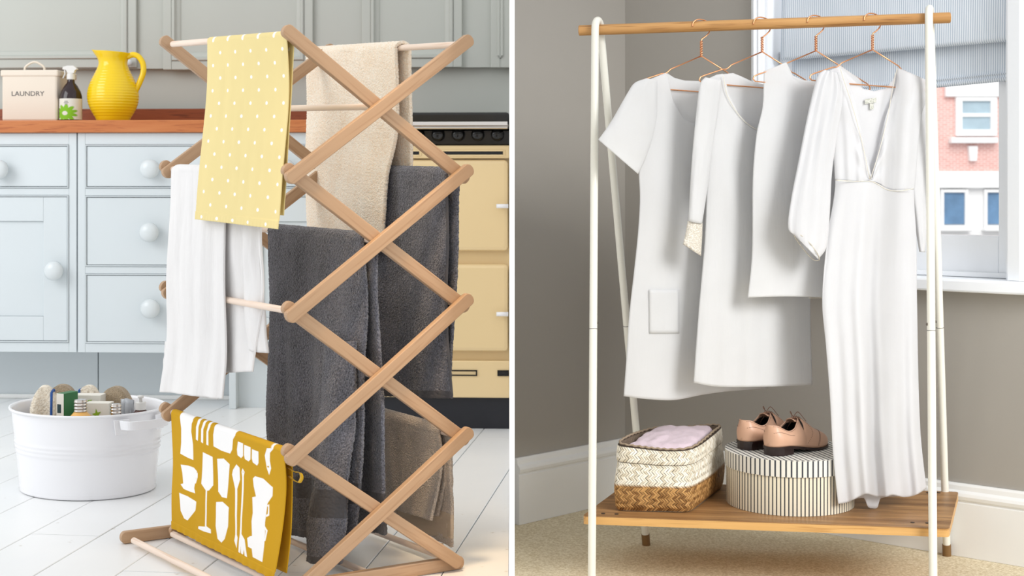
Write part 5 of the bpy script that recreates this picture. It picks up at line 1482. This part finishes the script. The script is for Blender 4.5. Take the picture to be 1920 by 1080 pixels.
# ---- woven basket with pink cloth
BZ = SZT
q_fl, q_fr = on_level(1153, 958, BZ), on_level(1294, 961, BZ); q_br = on_level(1357, 912, BZ); q_bl = q_fl + (q_br - q_fr)
cen = (q_fl + q_fr + q_br + q_bl) / 4
bk = thing('basket', 'woven rectangular basket, white over natural brown, with pink cloth inside', 'basket', (cen.x, cen.y, BZ))
ax, ay = (q_fr - q_fl) / 2, (q_br - q_fr) / 2
BHH = 0.168
def foot(a, e, sc=1.0):
    c_, s_ = math.cos(a), math.sin(a); mm = 2.0 / e
    k_ = (abs(c_) ** mm + abs(s_) ** mm) ** (1.0 / mm); x, y = c_ / k_, s_ / k_
    return cen + ax * x * sc + ay * y * sc
# weave: herringbone by angle/height coordinates
t = NT('palm_weave'); t.set(0.75, spec=0.25)
uvs = t.sep(t.coord('UV')); u_, v_ = uvs[0], uvs[1]
row = t.math('DIVIDE', v_, 0.0112)
tri = t.math('ABSOLUTE', t.math('SUBTRACT', t.math('FRACT', row), 0.5))             # chevron along each row
ph = t.math('ADD', t.math('DIVIDE', u_, 0.0080), t.math('MULTIPLY', tri, 1.9))
st = t.math('ABSOLUTE', t.math('SUBTRACT', t.math('FRACT', ph), 0.5))
h_ = t.math('SUBTRACT', 1.0, t.math('POWER', t.math('MULTIPLY', st, 2.0), 3.0))
nzv = t.noise(t.coord('Object'), 60, 2); nzs = t.noise(t.coord('Object', (150, 150, 220)), 1.0, 2)
gapm = t.ramp(st, 0.36, 0.47)
lvl = t.ramp(t.math('ADD', v_, t.math('MULTIPLY', nzv, 0.02)), 0.072, 0.088)
brown = t.mix(nzs, rgb(122, 84, 44), rgb(188, 146, 92)); whitec = t.mix(nzs, rgb(212, 200, 178), rgb(238, 232, 216))
base = t.mix(lvl, brown, whitec)
t.color(t.mix(t.math('MULTIPLY', gapm, 1.0), base, t.mix(lvl, rgb(62, 38, 18), rgb(112, 98, 78))))
t.bump(h_, 0.9, 0.004)
M['weave'] = t.m
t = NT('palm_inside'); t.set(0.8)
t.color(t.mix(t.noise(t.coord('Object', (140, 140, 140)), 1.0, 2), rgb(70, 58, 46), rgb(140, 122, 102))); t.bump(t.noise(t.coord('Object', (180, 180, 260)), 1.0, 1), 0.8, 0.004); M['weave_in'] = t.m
def basket_shell(name, prof, mat, parent, top_wave=True, n=120):
    m = MB(); uv = []
    per = 4 * (ax.length + ay.length)
    for (off, z) in prof:
        acc = 0.0; prev = None
        for i in range(n + 1):
            a = 2 * PI * i / n - PI * 0.75
            q = z / BHH
            p = foot(a, 0.14 + 0.20 * q)
            d = (p - cen).normalized()
            p = p + d * off
            wv = 0.006 * math.sin(2 * a + 0.6) * q * q if top_wave else 0
            p.z = BZ + z + wv
            p = p + d * 0.003 * pnoise(Vector((math.cos(a) * 2, math.sin(a) * 2, z * 14)))
            acc = acc + (p - prev).length if prev is not None else 0.0; prev = p.copy()
            m.v.append(p); uv.append((acc, z))
    w = n + 1
    for j in range(len(prof) - 1):
        for i in range(n): m.f.append((j*w+i, j*w+i+1, (j+1)*w+i+1, (j+1)*w+i)); m.m.append(0)
    return m.done(name, mat, parent, True, uv=uv)
outer = [(-0.004, 0.0), (-0.001, 0.004)] + [(0.004 + 0.010 * math.sin(PI * min(1, k / 16)) , 0.004 + (BHH * 0.80 - 0.004) * k / 16) for k in range(1, 17)]
M['weave_under'] = plain('weave_under', rgb(58, 44, 32), 0.8, var=0.15, scale=40)
w_ = basket_shell('woven_wall', outer, M['weave_under'], bk)
t = NT('palm_strip'); t.set(0.6, spec=0.3)
a_ = t.n('ShaderNodeAttribute'); a_.attribute_name = 'tone'; b_ = t.n('ShaderNodeAttribute'); b_.attribute_name = 'white'
gr = t.noise(t.coord('Object', (400, 400, 400)), 1.0, 2)
br_ = t.mix(a_.outputs['Fac'], rgb(128, 88, 46), rgb(206, 160, 100)); wh_ = t.mix(a_.outputs['Fac'], rgb(208, 196, 172), rgb(250, 245, 232))
t.color(t.mix(t.ramp(t.math('ADD', b_.outputs['Fac'], t.math('MULTIPLY', gr, 0.3)), 0.5, 0.8), br_, wh_)); M['palm_strip'] = t.m
def wall_point(a, z, off):
    q = z / BHH
    p = foot(a, 0.14 + 0.20 * q); d = (p - cen).normalized()
    o_ = pl([(b2, a2) for a2, b2 in outer], z) if z < BHH * 0.745 else pl([(BHH * 0.74, 0.004), (BHH * 0.75, 0.0095), (BHH * 0.78, 0.0115), (BHH * 0.9, 0.011), (BHH * 0.985, 0.0085)], z)
    p = p + d * (o_ + off); p.z = BZ + z + 0.006 * math.sin(2 * a + 0.6) * q * q
    return p + d * 0.003 * pnoise(Vector((math.cos(a) * 2, math.sin(a) * 2, z * 14)))
def arc_table(e=0.25, n=6000):
    acc = [0.0]; A = [2 * PI * i / n - PI * 0.75 for i in range(n + 1)]; prev = foot(A[0], e)
    for a in A[1:]:
        p = foot(a, e); acc.append(acc[-1] + (p - prev).length); prev = p
    return acc, A
TABS = [arc_table(0.14 + 0.20 * q / 12) for q in range(13)]; PER = TABS[6][0][-1]
TABS = [(np.array(a) * (PER / a[-1]), np.array(b)) for a, b in TABS]
def ang_at(u, z=0.0):
    T_ = TABS[max(0, min(12, int(round(z / BHH * 12))))]
    return float(np.interp(u % PER, T_[0], T_[1]))
rs = random.Random(12)
def strips(name, z0, z1, rows):
    m = MB(); tone = []; white = []; hh = (z1 - z0) / rows; nU = int(PER / 0.0070); du = PER / nU
    for r in range(rows):
        sgn = 1 if r % 2 == 0 else -1
        for i in range(nU):
            tn = rs.random(); b = len(m.v); u0 = i * du + rs.uniform(-.0006, .0006)
            for k in range(4):
                f = k / 3; z = z0 + hh * (r - 0.10 + 1.2 * f); z = max(0.0015, min(z, z1 - 0.0004))
                uc = u0 + sgn * (f - 0.5) * 0.0098
                for q, dq in ((-1, 0.0), (0, 0.0019), (1, 0.0)):
                    m.v.append(wall_point(ang_at(uc + q * du * 0.42, z), z, 0.0006 + dq * (0.35 + 0.65 * math.sin(PI * (0.1 + 0.8 * f)))))
                    tone.append(tn); white.append((z - 0.058) / 0.022 if z < 0.08 else 1.0)
            for k in range(3):
                for q in range(2): m.f.append((b + k*3 + q, b + k*3 + q + 1, b + k*3 + q + 4, b + k*3 + q + 3)); m.m.append(0)
    o = m.done(name, M['palm_strip'], bk, True, attr={'tone': tone, 'white': [max(0, min(1, w)) for w in white]}, fix=False); o['kind'] = 'stuff'
strips('palm_strips', 0.002, BHH * 0.742, 14); strips('cuff_strips', BHH * 0.755, BHH * 0.98, 4)
basket_shell('turned_cuff', [(0.004, BHH * 0.74), (0.0095, BHH * 0.742), (0.0115, BHH * 0.78), (0.011, BHH * 0.9), (0.0085, BHH * 0.985), (0.004, BHH), (0.0, BHH * 0.985)], M['weave_under'], bk)
basket_shell('inside_wall', [(0.0, BHH * 0.985), (-0.003, BHH * 0.9), (-0.004, BHH * 0.5), (-0.006, 0.01)], M['weave_in'], bk)
m = MB(); n = 48
for i in range(n): m.v.append(foot(2 * PI * i / n, 0.16) * 1.0 + Vector((0, 0, 0.0015)))
m.f.append(tuple(range(n))); m.m.append(0); m.done('basket_base', M['weave_in'], bk, solid=0.001)
# rim edge braid
rim = []
for i in range(160):
    a = 2 * PI * i / 160
    p = foot(a, 0.34); d = (p - cen).normalized(); p = p + d * (0.004 + 0.0018 * math.sin(i * PI / 2)); p.z = BZ + BHH + 0.006 * math.sin(2 * a + 0.6) + 0.0008 + 0.0012 * math.cos(i * PI / 2)
    rim.append(p)
MB().tube(rim, 0.0030, 6, closed=True).done('rim_braid', plain('rim_palm', rgb(168, 148, 124), 0.8, var=0.2, scale=120), bk, True)
M['pink_cloth'] = cloth_mat('pink_cloth', rgb(226, 206, 214), 0.95, weave=600, wrinkle=0.4)
m = MB(); nr = 30; na = 72
for j in range(nr + 1):
    r = j / nr
    for i in range(na):
        a = 2 * PI * i / na
        p = foot(a, 0.34, r * 0.972)
        fr_ = (p - cen).dot(ay.normalized()) / ay.length
        dome = 0.163 + 0.013 * (1 - r ** 2.4) + 0.016 * fr_ * (1 - r * r)
        dome -= (0.020 + 0.02 * max(0, fr_)) * max(0, (r - 0.82) / 0.18) ** 2
        dome += 0.006 * pnoise(Vector((p.x * 16, p.y * 16, 3))) + 0.004 * pnoise(Vector((p.x * 45, p.y * 30, 8)))
        # a dark fold at the front
        fx, fy = (p - cen).dot(ax.normalized()), (p - cen).dot(ay.normalized())
        dome -= 0.02 * math.exp(-((fy + ay.length * 0.72) / 0.012) ** 2) * math.exp(-((fx - 0.02) / 0.045) ** 2)
        p.z = BZ + dome; m.v.append(p)
for j in range(nr):
    for i in range(na):
        i2 = (i + 1) % na
        m.f.append((j*na+i, j*na+i2, (j+1)*na+i2, (j+1)*na+i)); m.m.append(0)
tag(m.done('folded_cloth', M['pink_cloth'], None, True, solid=0.004), 'pale pink folded cloth lying in the woven basket', 'cloth')

for o in list(bpy.data.objects):
    if '_o' in o: del o['_o']
